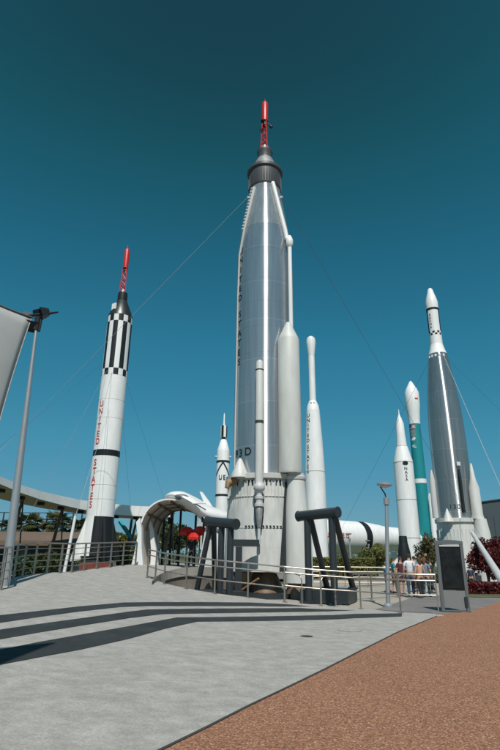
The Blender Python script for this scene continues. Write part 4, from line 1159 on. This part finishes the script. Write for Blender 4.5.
# curved low wall between the railing and the arch
wp = [(152, 581, 20.5), (158, 575.5, 22), (168, 571, 23), (182, 568, 23.5), (198, 567, 23.5), (214, 567.5, 23.2), (232, 570, 22.8)]
cw = thing('curved_wall', (at(180, 580, 23).x, 23, 0), 'low curved pale concrete wall behind the railing, under the arched canopy', 'wall')
P_ = [at(*w) for w in spl(wp, 3)]
mb = MB()
for i in range(len(P_) - 1):
    a, b = P_[i], P_[i + 1]; dz = Vector((0, 0, -.34)); dy = Vector((0, .3, 0))
    mb.add([a, b, b + dz, a + dz], [(0, 1, 2, 3)]); mb.add([a, b, b + dy, a + dy], [(0, 1, 2, 3)]); mb.add([a + dy, b + dy, b + dy + dz, a + dy + dz], [(0, 1, 2, 3)])
    mb.add([a + dz, b + dz, b + dy + dz, a + dy + dz], [(0, 1, 2, 3)])
mb.build('coping', M['pit'], cw)
mb = MB()
for i in range(len(P_) - 1):
    a, b = P_[i].copy(), P_[i + 1].copy(); a.y += .1; b.y += .1
    mb.add([(a.x, a.y, a.z - .34), (b.x, b.y, b.z - .34), (b.x, b.y, -.3), (a.x, a.y, -.3)], [(0, 1, 2, 3)])
mb.build('wall_base', M['lowwall'], cw)
# turquoise slanting beam behind the striped rocket
tb_ = thing('turquoise_beam', (at(133, 560, 50).x, 50, 0), 'turquoise slanting steel beam behind the foot of the striped rocket', 'steel beam')
MB().tube([at(119.5, 521, 50), at(128, 533, 50), at(137, 549, 50)], [.17, .2, .24], 4).build('beam', M['teal_beam'], tb_)
MB().tube([at(132, 517, 50), at(128, 546, 50)], [.12, .12], 6).build('post', M['slate'], tb_)
MB().tube([at(137, 549, 50), Vector((at(137, 549, 50).x + .2, 50, 0))], [.3, .3], 4).build('foot', M['teal_beam'], tb_)
# white slanting prop pole near the striped rocket
p0 = at(64.5, 571, 27); p1 = at(75.3, 516, 27)
pp = thing('leaning_pole', (p0.x, p0.y, 0), 'thin pale pole leaning right in front of the white fin of the striped rocket', 'pole')
MB().cyl(p0 + (p0 - p1) * .15, p1, .085, .07, 10).build('shaft', M['white'], pp)
wire(pp, p1, Vector((B.X, B.Y, zb_(400))), .008, M['wire_white'])

# =================================================================== KIOSK
kc = gnd(452.6, 611.5, flat); kY = kc.y
rzk = R(-10)
kx0 = at(441.2, 600, kY).x; kx1 = at(468.3, 600, kY).x; kw = kx1 - kx0; kcx = (kx0 + kx1) / 2
kt = zat(kcx, kY, 540)
ki = thing('information_kiosk', (kcx, kY, 0), 'grey metal information kiosk with a large black screen beside the railing', 'kiosk')
def kp(x, y, z): return Vector((kcx, kY, 0)) + Matrix.Rotation(rzk, 3, 'Z') @ Vector((x, y, 0)) + Vector((0, 0, z))
def kbox(nm, x, y, z, s, mat, par=ki): return MB().box(kp(x, y, z), s, rzk).build(nm, mat, par)
hw = kw / 2
for sgn in (-1, 1): kbox('side_post', sgn * (hw - .05), 0, (kt - .08) / 2, (.095, .17, kt - .10), M['kiosk'])
# curved top
arc = [(-hw, kt - .09)] + [(-hw + 2 * hw * i / 12, kt - .045 + .045 * math.sin(math.pi * i / 12)) for i in range(13)] + [(hw, kt - .09), (hw, kt - .13), (-hw, kt - .13)]
MB().prism([kp(x, -.09, z) for x, z in arc], Matrix.Rotation(rzk, 3, 'Z') @ Vector((0, .18, 0))).build('top_cap', M['kiosk'], ki)
s0 = kt * .29; s1 = kt - .15
scr = kbox('screen', 0, -.02, (s0 + s1) / 2, (kw - .2, .1, s1 - s0), M['glassy'])
kbox('lower_panel', 0, -.02, s0 / 2 + .05, (kw - .2, .09, s0 - .12), paint('kiosk_panel', (.20, .205, .205), .5))
kbox('header_strip', 0, -.075, s1 - .03, (kw - .24, .012, .05), M['grey_white'])
pic = paint('poster_picture', (.022, .026, .028), .3, c2=(.006, .007, .008), scale=3.2, spec=.15)
kbox('poster', 0, -.074, (s0 + s1) / 2 - .02, (kw - .3, .006, s1 - s0 - .16), pic)
kbox('latch_box', hw - .10, -.09, .3, (.09, .05, .28), M['slate'])
kbox('base_plate', 0, 0, .02, (kw + .02, .3, .03), M['kiosk'])

# =================================================================== RIGHT BUILDING
bz = thing('dark_building', (at(495, 540, 70).x, 70, 0), 'dark slate clad building with a sloping roofline at the right edge', 'building')
bp_ = [at(476.5, 503.5, 70), at(540, 494.5, 70), Vector((at(540, 540, 70).x, 70, 0)), Vector((at(476.5, 545, 70).x, 70, 0))]
MB().prism(bp_, (0, 14, 0)).build('wall', M['building'], bz)
mb = MB()
for k in range(1, 12):
    x = bp_[3].x + k * .9; mb.box((x, 69.985, 3.6), (.05, .03, 6.6))
mb.build('cladding_joint', M['slate'], bz)
MB().prism([bp_[0] + Vector((-.1, -.15, 0)), bp_[1] + Vector((0, -.15, 0)), bp_[1] + Vector((0, -.15, .16)), bp_[0] + Vector((-.1, -.15, .16))], (0, 14.4, 0)).build('roof_edge', M['slate'], bz)
# white lattice structure far behind lamp
wb = thing('white_gantry', (at(397, 560, 120).x, 120, 0), 'distant white latticed gantry beside the stout white rocket', 'gantry')
xl = at(391, 550, 120).x; xr = at(402, 550, 120).x; zt_ = at(397, 537, 120).z
for x in (xl, (xl + xr) / 2, xr): MB().box((x, 120, zt_ / 2), (.3, .3, zt_)).build('post', M['white'], wb)
for k in range(5): MB().box(((xl + xr) / 2, 119.8, zt_ * (k + 1) / 5 - .1), (xr - xl + .3, .25, .25)).build('crossbeam', M['white'], wb)
for k in range(4):
    MB().cyl((xl, 119.7, zt_ * k / 5), (xr, 119.7, zt_ * (k + 1) / 5), .1, n=6).build('brace', M['white'], wb)

# =================================================================== PLANTS
def leaves(mb, c, rad, n, size, clumps=9, seed=0, droop=0):
    rnd = random.Random(seed)
    cl = []
    for _ in range(clumps):
        while True:
            v = Vector((rnd.uniform(-1, 1), rnd.uniform(-1, 1), rnd.uniform(-1, 1)))
            if v.length < 1: break
        cl.append((Vector((v.x * rad[0], v.y * rad[1], v.z * rad[2])) * .72, rnd.uniform(.28, .5)))
    for _ in range(n):
        cc, cr = rnd.choice(cl)
        d = Vector((rnd.gauss(0, 1), rnd.gauss(0, 1), rnd.gauss(0, 1))).normalized() * (rnd.random() ** .4) * cr
        p = Vector(c) + cc + Vector((d.x * rad[0], d.y * rad[1], d.z * rad[2]))
        nrm = Vector((rnd.uniform(-1, 1), rnd.uniform(-1, 1), rnd.uniform(-.2, 1))).normalized()
        t = nrm.orthogonal().normalized(); t.rotate(Matrix.Rotation(rnd.uniform(0, 6.28), 3, nrm)); b = nrm.cross(t)
        s = size * rnd.uniform(.6, 1.3)
        mb.add([p - t * s, p + b * s * .45, p + t * s, p - b * s * .45], [(0, 1, 2, 3)])
def bush(name, px, py, Y, rad, mat, label, n=1400, size=.09, cat='shrub', group=None, seed=1, trunk=True):
    c = at(px, py, Y)
    t = thing(name, (c.x, c.y, 0), label, cat, group)
    mb = MB(); leaves(mb, c, rad, n, size, 12, seed); mb.build('crown', mat, t, flat=True, normals=False)
    st_ = MB(); rnd = random.Random(seed)
    for k in range(4):
        q = Vector((c.x + rnd.uniform(-.5, .5) * rad[0], c.y + rnd.uniform(-.4, .4) * rad[1], c.z + rnd.uniform(-.1, .5) * rad[2]))
        st_.tube([(c.x + rnd.uniform(-.1, .1), c.y + rnd.uniform(-.1, .1), 0), (c + (q - c) * .3), q], [.07, .05, .02], 6)
    st_.build('trunk', M['bark'], t)
    return t
bush('red_shrub', 486, 557, 37.5, (1.75, 1.4, 1.75), M['leaf_red'], 'large dark red leaved shrub behind the leaning white pole', 5200, .13, seed=3)
bush('red_shrub', 504, 566, 36, (1.2, 1.2, 1.3), M['leaf_red'], 'smaller red leaved shrub at the right picture edge', 2200, .12, seed=31)
bush('green_shrub', 430, 551, 42, (1.0, .9, 1.6), leafmat('olive_leaves', (.06, .06, .02), (.15, .12, .045)), 'olive and brown leaved bush under the teal rocket', 1900, .12, seed=5)
bush('green_shrub', 422, 555, 43, (.7, .7, 1.2), M['leaf_dark'], 'small dark green bush left of the olive one', 1100, .1, seed=6)
bush('small_tree', 376, 556, 52, (1.7, 1.4, 1.15), M['leaf_yellow'], 'rounded yellow green tree in front of the lying rocket, left of the lamp post', 2600, .14, 'tree', seed=7)
bush('small_tree', 365, 559, 50, (1.1, 1.1, .8), M['leaf_mid'], 'low mid green bush joined to the clipped hedge', 1400, .12, 'shrub', seed=71)
for i, (px, py, Y, s) in enumerate(((24, 563, 27, .9), (40, 564, 27.5, .7), (52, 560, 30, 1.0), (86, 558, 42, 1.2), (122, 556, 46, 1.3), (131, 556, 44, 1.0))):
    bush('green_shrub', px, py, Y, (s * 1.1, s, s * .75), M['leaf_mid'] if i % 2 else M['leaf_dark'],
         ['low dark bush behind the railing at far left', 'small lighter bush right of the floodlight mast', 'dark bush below the second palm', 'light green bush behind the white fin of the striped rocket',
          'dark green bush right of the striped rocket foot', 'light green bush below the turquoise beam'][i], 1300, .10, seed=10 + i)
# clipped hedge
def hedge(px0, px1, pt, pb2, Y, label, mat, n):
    a = at(px0, pt, Y); b = at(px1, pt, Y); zt2 = a.z
    t = thing('clipped_hedge', ((a.x + b.x) / 2, Y, 0), label, 'hedge')
    mb = MB(); rnd = random.Random(int(px0))
    L = b.x - a.x
    for _ in range(n):
        x = a.x + rnd.random() * L; z = rnd.random() * zt2 + rnd.gauss(0, .05); y = Y + rnd.uniform(-.1, 1.2)
        if rnd.random() < .5: z = zt2 - abs(rnd.gauss(0, .1))
        else: y = Y + rnd.gauss(0, .06)
        p = Vector((x, y, z)); nrm = Vector((rnd.uniform(-1, 1), rnd.uniform(-1, .4), rnd.uniform(-.1, 1))).normalized()
        tt = nrm.orthogonal().normalized(); tt.rotate(Matrix.Rotation(rnd.uniform(0, 6.28), 3, nrm)); bb = nrm.cross(tt); s = rnd.uniform(.05, .11)
        mb.add([p - tt * s, p + bb * s * .5, p + tt * s, p - bb * s * .5], [(0, 1, 2, 3)])
    mb.build('foliage', mat, t, flat=True, normals=False)
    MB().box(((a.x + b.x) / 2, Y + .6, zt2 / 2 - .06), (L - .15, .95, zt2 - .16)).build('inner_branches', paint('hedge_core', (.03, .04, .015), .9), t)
hedge(300, 375, 557.5, 567, 44, 'long clipped yellow green hedge seen through the right grey trestle', M['leaf_yellow'], 7000)
hedge(462, 520, 583, 588, 27.5, 'very low red flowering border in front of the red shrub', M['leaf_red'], 3000)
sheet('grass_verge', [(9.8, 26.7), (9.8, 24.6), (30, 24.9), (30, 26.7)], flat, .004, M['grass'], None)
hedge(432, 470, 575, 588, 40, 'dark low hedge behind the kiosk', M['leaf_dark'], 2500)

def palm(px, py, Y, H0, label, seed, fr=1.5, mat='leaf_palm'):
    rnd = random.Random(seed); c = at(px, py, Y)
    t = thing('palm_tree', (c.x, c.y, 0), label, 'palm tree', 'palms behind the walkway canopy')
    MB().tube([(c.x + .3, c.y, 0), (c.x + .1, c.y, c.z * .5), (c.x, c.y, c.z)], [.24, .19, .17], 10).build('trunk', M['bark'], t)
    mb = MB()
    for k in range(80):
        a = rnd.uniform(0, 6.28); el = rnd.uniform(-.9, 1.25); L = fr * rnd.uniform(.8, 1.1)
        d = Vector((math.cos(a) * math.cos(el), math.sin(a) * math.cos(el), math.sin(el)))
        pts = [Vector((c.x, c.y, c.z)) + d * L * s_ + Vector((0, 0, -.38 * L * s_ * s_)) for s_ in (0, .25, .5, .75, 1)]
        side = d.cross(Vector((0, 0, 1))).normalized()
        hub = pts[2]                                    # fan blades radiate from the end of the stalk
        mb.tube(pts[:3], [.025, .02, .02], 4)
        for q in range(-6, 7):
            ang = q * .2; dd = ((pts[4] - pts[2]).normalized() * math.cos(ang) + side * math.sin(ang)); ln = L * .62 * (1 - abs(q) * .045)
            tip = hub + dd * ln + Vector((0, 0, -.18 * ln * (1 + abs(q) * .06)))
            w_ = side * .035 * L if abs(q) < 4 else d * .035 * L
            mid = (hub + tip) / 2 + Vector((0, 0, .03))
            mb.add([hub, mid + w_, tip, mid - w_], [(0, 1, 2, 3)])
    mb.build('crown', M[mat], t, flat=True, normals=False)
palm(29, 525, 56, 0, 'leftmost palm tree behind the walkway, dark crown', 1, 1.9)
palm(57, 523, 56, 0, 'second palm tree behind the walkway with a full round crown', 2, 1.9)
palm(80, 528, 58, 0, 'third smaller palm tree, partly behind the thin leaning pole', 3, 1.7)
palm(11, 529, 57, 0, 'small palm tree seen just right of the floodlight mast', 4, 1.7)
def tree(px, pyt, pyb, Y, w, mat, label, seed, n=2600):
    top = at(px, pyt, Y); bot = at(px, pyb, Y); c = (top + bot) / 2; hz = (top.z - bot.z) / 2
    t = thing('broadleaf_tree', (c.x, c.y, 0), label, 'tree')
    mb = MB(); leaves(mb, c, (w, w, hz * 1.1), n, .22, 14, seed); mb.build('crown', mat, t, flat=True, normals=False)
    tr = MB().tube([(c.x, c.y, -.3), (c.x + .1, c.y, c.z * .6), (c.x, c.y, c.z)], [.25, .18, .1], 8)
    for k in range(4):
        a = k * 1.6 + seed; tr.tube([(c.x + .05, c.y, c.z * .6), (c.x + math.cos(a) * w * .5, c.y + math.sin(a) * w * .5, c.z + hz * .3)], [.1, .03], 6)
    tr.build('trunk', M['bark'], t)
tree(165, 522, 550, 58, 3.0, M['leaf_mid'], 'green tree seen under the left of the arched canopy', 41)
tree(178, 526, 552, 62, 2.6, M['leaf_yellow'], 'yellowish tree seen under the middle of the arched canopy', 42)
tree(150, 528, 552, 66, 2.4, M['leaf_dark'], 'dark tree seen between the two white canopy pillars', 43)
tree(120, 531, 552, 90, 3.6, M['leaf_mid'], 'tree right behind the foot of the striped rocket', 44)
tree(132, 534, 552, 80, 2.2, M['leaf_yellow'], 'yellow green tree behind the turquoise beam', 45)
tree(84, 533, 552, 78, 2.8, M['leaf_mid'], 'tree beside the smaller third palm', 46)
tree(44, 538, 553, 84, 3.2, M['leaf_dark'], 'dark tree between the first two palms', 47)
tree(68, 539, 553, 86, 3.0, M['leaf_yellow'], 'yellow green tree right of the second palm', 48)
tree(10, 539, 553, 86, 3.2, M['leaf_mid'], 'tree behind the floodlight mast', 49)
tree(440, 546, 560, 70, 2.6, M['leaf_dark'], 'dark tree behind the kiosk', 50)
# distant woods
mb = MB(); rnd = random.Random(99)
for k in range(130):
    x = rnd.uniform(-260, 230); y = rnd.uniform(215, 260); h = rnd.uniform(2.6, 4.6)
    for q in range(150):
        p = Vector((x + rnd.gauss(0, 2.4), y + rnd.gauss(0, 1.5), abs(rnd.gauss(h * .55, h * .3)))); s = rnd.uniform(.25, .6)
        nrm = Vector((rnd.uniform(-1, 1), rnd.uniform(-1, .2), rnd.uniform(0, 1))).normalized(); tt = nrm.orthogonal().normalized(); bb = nrm.cross(tt)
        mb.add([p - tt * s, p + bb * s * .6, p + tt * s, p - bb * s * .6], [(0, 1, 2, 3)])
o = mb.build('distant_woods', M['leaf_mid'], None, flat=True, normals=False); tag(o, 'far low line of woods on the horizon', 'woods', None, 'stuff')

# =================================================================== PEOPLE
def skin_obj(name, verts, edges, radii, mat, parent, sub=1):
    o0 = parent.location if parent.parent is None else parent.parent.location
    me = bpy.data.meshes.new(name); me.from_pydata([tuple(Vector(v)) for v in verts], edges, [])
    o = bpy.data.objects.new(name, me); col.objects.link(o); o.parent = parent
    me.materials.append(mat)
    md = o.modifiers.new('skin', 'SKIN')
    for i, r in enumerate(radii):
        rx, ry = (r if isinstance(r, tuple) else (r, r)); me.skin_vertices[0].data[i].radius = (rx, ry)
    me.skin_vertices[0].data[0].use_root = True
    md.use_smooth_shade = True
    if sub: s_ = o.modifiers.new('sub', 'SUBSURF'); s_.levels = sub; s_.render_levels = sub
    return o
cloth_cache = {}
def cloth(c):
    if c not in cloth_cache: cloth_cache[c] = paint('cloth_%d' % len(cloth_cache), c, .85, var=.25, scale=6)
    return cloth_cache[c]
def person(px, py, Yd, face, label, top, bottom, hair, H=1.72, shorts=False, longhair=False, arm=0, stride=.1, sleeve=True, skin=None):
    p = at(px, py, Yd); k = H / 1.75
    root = thing('person', (p.x, p.y, -.02), label, 'person', 'visitors standing behind the railing')
    root.rotation_euler = (0, 0, face); skm = skin or M['skin']
    V = lambda x, y, z: (x * k, y * k, z * k)      # local: faces -y
    st = stride
    J = [V(0, 0, .93), V(0, .0, 1.12), V(0, .01, 1.30), V(0, .01, 1.42), V(0, -.005, 1.50), V(0, -.015, 1.58), V(0, -.02, 1.68)]
    r = [(.135 * k, .10 * k), (.12 * k, .09 * k), (.15 * k, .10 * k), (.085 * k, .075 * k), .052 * k, .070 * k, .072 * k]
    E = [(i, i + 1) for i in range(6)]
    for s in (-1, 1):
        b = len(J)
        fx = -.30 if (arm and s == 1) else -.05
        elb = V(s * .245, .02, 1.13); wr = V(s * (.20 if (arm and s == 1) else .26), fx, 1.16 if (arm and s == 1) else .87)
        hd = V(s * (.17 if (arm and s == 1) else .262), fx - .06, 1.22 if (arm and s == 1) else .80)
        J += [V(s * .175, .01, 1.39), elb, wr, hd]; r += [.058 * k, .043 * k, .028 * k, (.034 * k, .020 * k)]
        E += [(3, b), (b, b + 1), (b + 1, b + 2), (b + 2, b + 3)]
        h = Vector(hd); base = len(J)
        up = Vector((0, -.4, .9)) if (arm and s == 1) else Vector((0, -.15, -1))
        for f in range(4):
            o_ = Vector((0, (f - 1.5) * .020, 0)) if not (arm and s == 1) else Vector(((f - 1.5) * .02, 0, 0))
            L = (.075, .085, .08, .062)[f]
            J += [tuple(h + o_ + up * .03), tuple(h + o_ * 1.1 + up * L)]; r += [.0085, .0065]
            E += [(b + 3, base + 2 * f), (base + 2 * f, base + 2 * f + 1)]
        J += [tuple(h + Vector((0, -.035, 0)) - up * .0 + up * .02), ]; r += [.009]; E += [(b + 3, len(J) - 1)]
    for s in (-1, 1):
        b = len(J)
        y0 = s * st
        J += [V(s * .095, 0, .88), V(s * .10, y0 * .35 - .01, .48), V(s * .105, y0 + .02, .09), V(s * .115, y0 - .06, .045), V(s * .12, y0 - .15, .035)]
        r += [.088 * k, .058 * k, .038 * k, (.04 * k, .035 * k), (.036 * k, .022 * k)]
        E += [(0, b), (b, b + 1), (b + 1, b + 2), (b + 2, b + 3), (b + 3, b + 4)]
    skin_obj('body', J, E, r, skm, root)
    # face: nose, ears
    fm = MB(); hc = Vector(V(0, -.02, 1.645)); fm.v = []
    def off(mb): mb.v = [tuple(Vector(v) + root.location) for v in mb.v]; return mb
    fm.tube([hc + Vector((0, -.07, .02)), hc + Vector((0, -.10, -.015))], [.008, .014], 6)
    for s in (-1, 1): fm.ball(hc + Vector((s * .075, .005, 0)), .018, 8)
    off(fm).build('facial_features', skm, root)
    # shirt
    Js = [V(0, 0, .90), V(0, 0, 1.12), V(0, .01, 1.30), V(0, .01, 1.43)]; rs = [(.165 * k, .13 * k), (.15 * k, .118 * k), (.175 * k, .122 * k), (.09 * k, .08 * k)]
    Es = [(0, 1), (1, 2), (2, 3)]
    for s in (-1, 1):
        b = len(Js); elb = Vector(V(s * .245, .02, 1.13)); sh = Vector(V(s * .18, .01, 1.385))
        end = sh + (elb - sh) * (.7 if sleeve else .15)
        Js += [tuple(sh), tuple(end)]; rs += [.075 * k, .062 * k if sleeve else .07 * k]; Es += [(3, b), (b, b + 1)]
    skin_obj('top', Js, Es, rs, cloth(top), root)
    Jt = [V(0, 0, .97), V(0, 0, .90)]; rt = [(.155 * k, .118 * k), (.16 * k, .125 * k)]; Et = [(0, 1)]
    for s in (-1, 1):
        b = len(Jt); y0 = s * st
        kn = Vector(V(s * .10, y0 * .35 - .01, .48)); an = Vector(V(s * .105, y0 + .02, .12)); hp = Vector(V(s * .095, 0, .84))
        Jt += [tuple(hp), tuple(kn + (hp - kn) * .12)]; rt += [.105 * k, .082 * k]; Et += [(1, b), (b, b + 1)]
        if not shorts: Jt += [tuple(kn - (hp - kn) * .2), tuple(an)]; rt += [.07 * k, .06 * k]; Et += [(b + 1, b + 2), (b + 2, b + 3)]
    skin_obj('trousers' if not shorts else 'shorts', Jt, Et, rt, cloth(bottom), root)
    hm = MB(); hr = .092 * k
    n = 14; prof = [(math.sin(a), math.cos(a)) for a in [R(-25 if not longhair else -80) + i * R((115 if not longhair else 170) / 8) for i in range(9)]]
    hm.lathe(hc.x, hc.y + .018, [(hc.z + .022 + q[0] * hr * 1.12, max(.003, q[1] * hr)) for q in prof], n)
    if longhair: hm.tube([hc + Vector((0, .07, .02)), hc + Vector((0, .085, -.12)), hc + Vector((0, .06, -.26))], [.06, .07, .02], 8)
    off(hm).build('hair', cloth(hair), root)
    for s in (-1, 1):
        sm = MB(); y0 = s * st; c = Vector(V(s * .115, y0 - .05, .045))
        sm.loft([[tuple(c + Vector((math.cos(2 * math.pi * q / 10) * w_, yy, math.sin(2 * math.pi * q / 10) * hh))) for q in range(10)] for yy, w_, hh in ((.11, .03, .03), (.08, .042, .045), (-.02, .045, .042), (-.12, .048, .034), (-.16, .03, .022))])
        off(sm).build('shoe', cloth((.06, .06, .065)), root)
    return root
person(411.5, 592, 24.5, R(170), 'man in a white short sleeved shirt and blue jeans seen from behind', (.74, .76, .80), (.045, .07, .12), (.04, .025, .015), 1.78)
person(421.5, 592.5, 24.0, R(200), 'woman in a peach top and black trousers next to the man in white', (.62, .36, .27), (.02, .022, .025), (.10, .035, .02), 1.62, longhair=True, sleeve=False)
person(427, 592, 24.6, R(150), 'person in a grey blue top and teal jeans at the right of the group', (.17, .22, .27), (.03, .09, .10), (.16, .07, .035), 1.64, longhair=True)
person(402.5, 590, 26.0, R(10), 'woman in a dark maroon top and shorts facing the camera', (.085, .02, .03), (.05, .02, .025), (.05, .03, .02), 1.66, shorts=True, longhair=True, arm=1)
person(395, 590, 27.0, R(90), 'person in a teal shirt standing just right of the lamp post', (.02, .20, .26), (.18, .12, .10), (.07, .05, .03), 1.62, shorts=True)
person(416.5, 589, 28.5, R(190), 'person in a turquoise shirt half hidden behind the man in white', (.05, .32, .40), (.05, .05, .07), (.06, .04, .025), 1.7)
person(433, 589.5, 27.5, R(240), 'person in black bending slightly beside the left side of the kiosk', (.02, .022, .03), (.03, .04, .07), (.03, .02, .015), 1.55)
person(388, 588.5, 28.0, R(120), 'child in a bright blue shirt partly behind the lamp post', (.02, .16, .48), (.03, .10, .28), (.06, .04, .02), 1.3, shorts=True)
person(472.5, 588, 30, R(160), 'person in dark blue clothes right of the kiosk before the red shrub', (.03, .06, .11), (.02, .03, .05), (.03, .02, .015), 1.25)
# people under the arched canopy
for (px, py, Yd, lab, tp, bt_) in ((191, 560, 31.5, 'person in navy clothes beneath the red parasols', (.03, .04, .09), (.02, .025, .04)),):
    pr2 = person(px, py, Yd, R(180), lab, tp, bt_, (.04, .03, .02), 1.7)
    g0 = S(at(px, py, Yd).x, at(px, py, Yd).y); pr2.location.z = g0 - .02
    for o in pr2.children: pass

# =================================================================== LIGHT, SKY, CAMERA
SUN_EL, SUN_AZ = R(54), R(4)            # azimuth: to the right of straight behind the camera
sd = Vector((math.sin(SUN_AZ) * math.cos(SUN_EL), -math.cos(SUN_AZ) * math.cos(SUN_EL), math.sin(SUN_EL)))
ld = bpy.data.lights.new('sun', 'SUN'); ld.energy = 4.25; ld.angle = R(.53); ld.color = (1, .955, .89)
lo = bpy.data.objects.new('sun', ld); col.objects.link(lo); lo.rotation_euler = sd.to_track_quat('Z', 'Y').to_euler()
w = bpy.data.worlds.new('World'); sc.world = w; w.use_nodes = True
nt = w.node_tree; bg = nt.nodes['Background']
sky = nt.nodes.new('ShaderNodeTexSky'); sky.sky_type = 'NISHITA'; sky.sun_disc = False
sky.sun_elevation = SUN_EL; sky.sun_rotation = math.atan2(sd.x, sd.y)
sky.altitude = 0; sky.air_density = 1.0; sky.dust_density = .3; sky.ozone_density = 1.6
gm = nt.nodes.new('ShaderNodeVectorMath'); gm.operation = 'MULTIPLY'
K_ = .085; gm.inputs[1].default_value = (.62 * K_, .92 * K_, .72 * K_)
nt.links.new(sky.outputs[0], gm.inputs[0])
cu = nt.nodes.new('ShaderNodeRGBCurve'); mp_ = cu.mapping       # film response of the teal graded photograph
TAB = [[(.0, .004), (.042, .0098), (.0452, .0115), (.0545, .0168), (.0762, .0273), (.139, .0595), (.246, .112), (1, .45)],
       [(.0, .0), (.092, .034), (.098, .052), (.105, .078), (.112, .096), (.133, .130), (.181, .188), (.315, .271), (.497, .323), (1, .45)],
       [(.0, .0), (.140, .06), (.148, .092), (.156, .122), (.162, .146), (.188, .216), (.243, .305), (.361, .407), (.434, .445), (1, .6)]]
for ci, tab in enumerate(TAB):
    c_ = mp_.curves[ci]
    c_.points[0].location = tab[0]; c_.points[1].location = tab[-1]
    for q_ in tab[1:-1]: c_.points.new(*q_)
    for p_ in c_.points: p_.handle_type = 'VECTOR'
mp_.update()
nt.links.new(gm.outputs[0], cu.inputs['Color'])
ml = nt.nodes.new('ShaderNodeVectorMath'); ml.operation = 'SCALE'; ml.inputs['Scale'].default_value = 10
nt.links.new(cu.outputs[0], ml.inputs[0]); nt.links.new(ml.outputs[0], bg.inputs['Color'])
bg.inputs['Strength'].default_value = .1

cd = bpy.data.cameras.new('camera'); co = bpy.data.objects.new('camera', cd); col.objects.link(co)
cd.sensor_fit = 'VERTICAL'; cd.sensor_height = 36; cd.sensor_width = 24; cd.lens = F / 750 * 36
cd.clip_start = .1; cd.clip_end = 5000
m = Matrix((CR, CU, -CF)).transposed().to_4x4(); m.translation = CAM; co.matrix_world = m
sc.camera = co
sc.view_settings.view_transform = 'Standard'; sc.view_settings.look = 'None'; sc.view_settings.gamma = 1; sc.view_settings.exposure = 0
sc.view_settings.use_curve_mapping = False
sc.render.engine = 'CYCLES'
sc.render.resolution_x = 683; sc.render.resolution_y = 1024
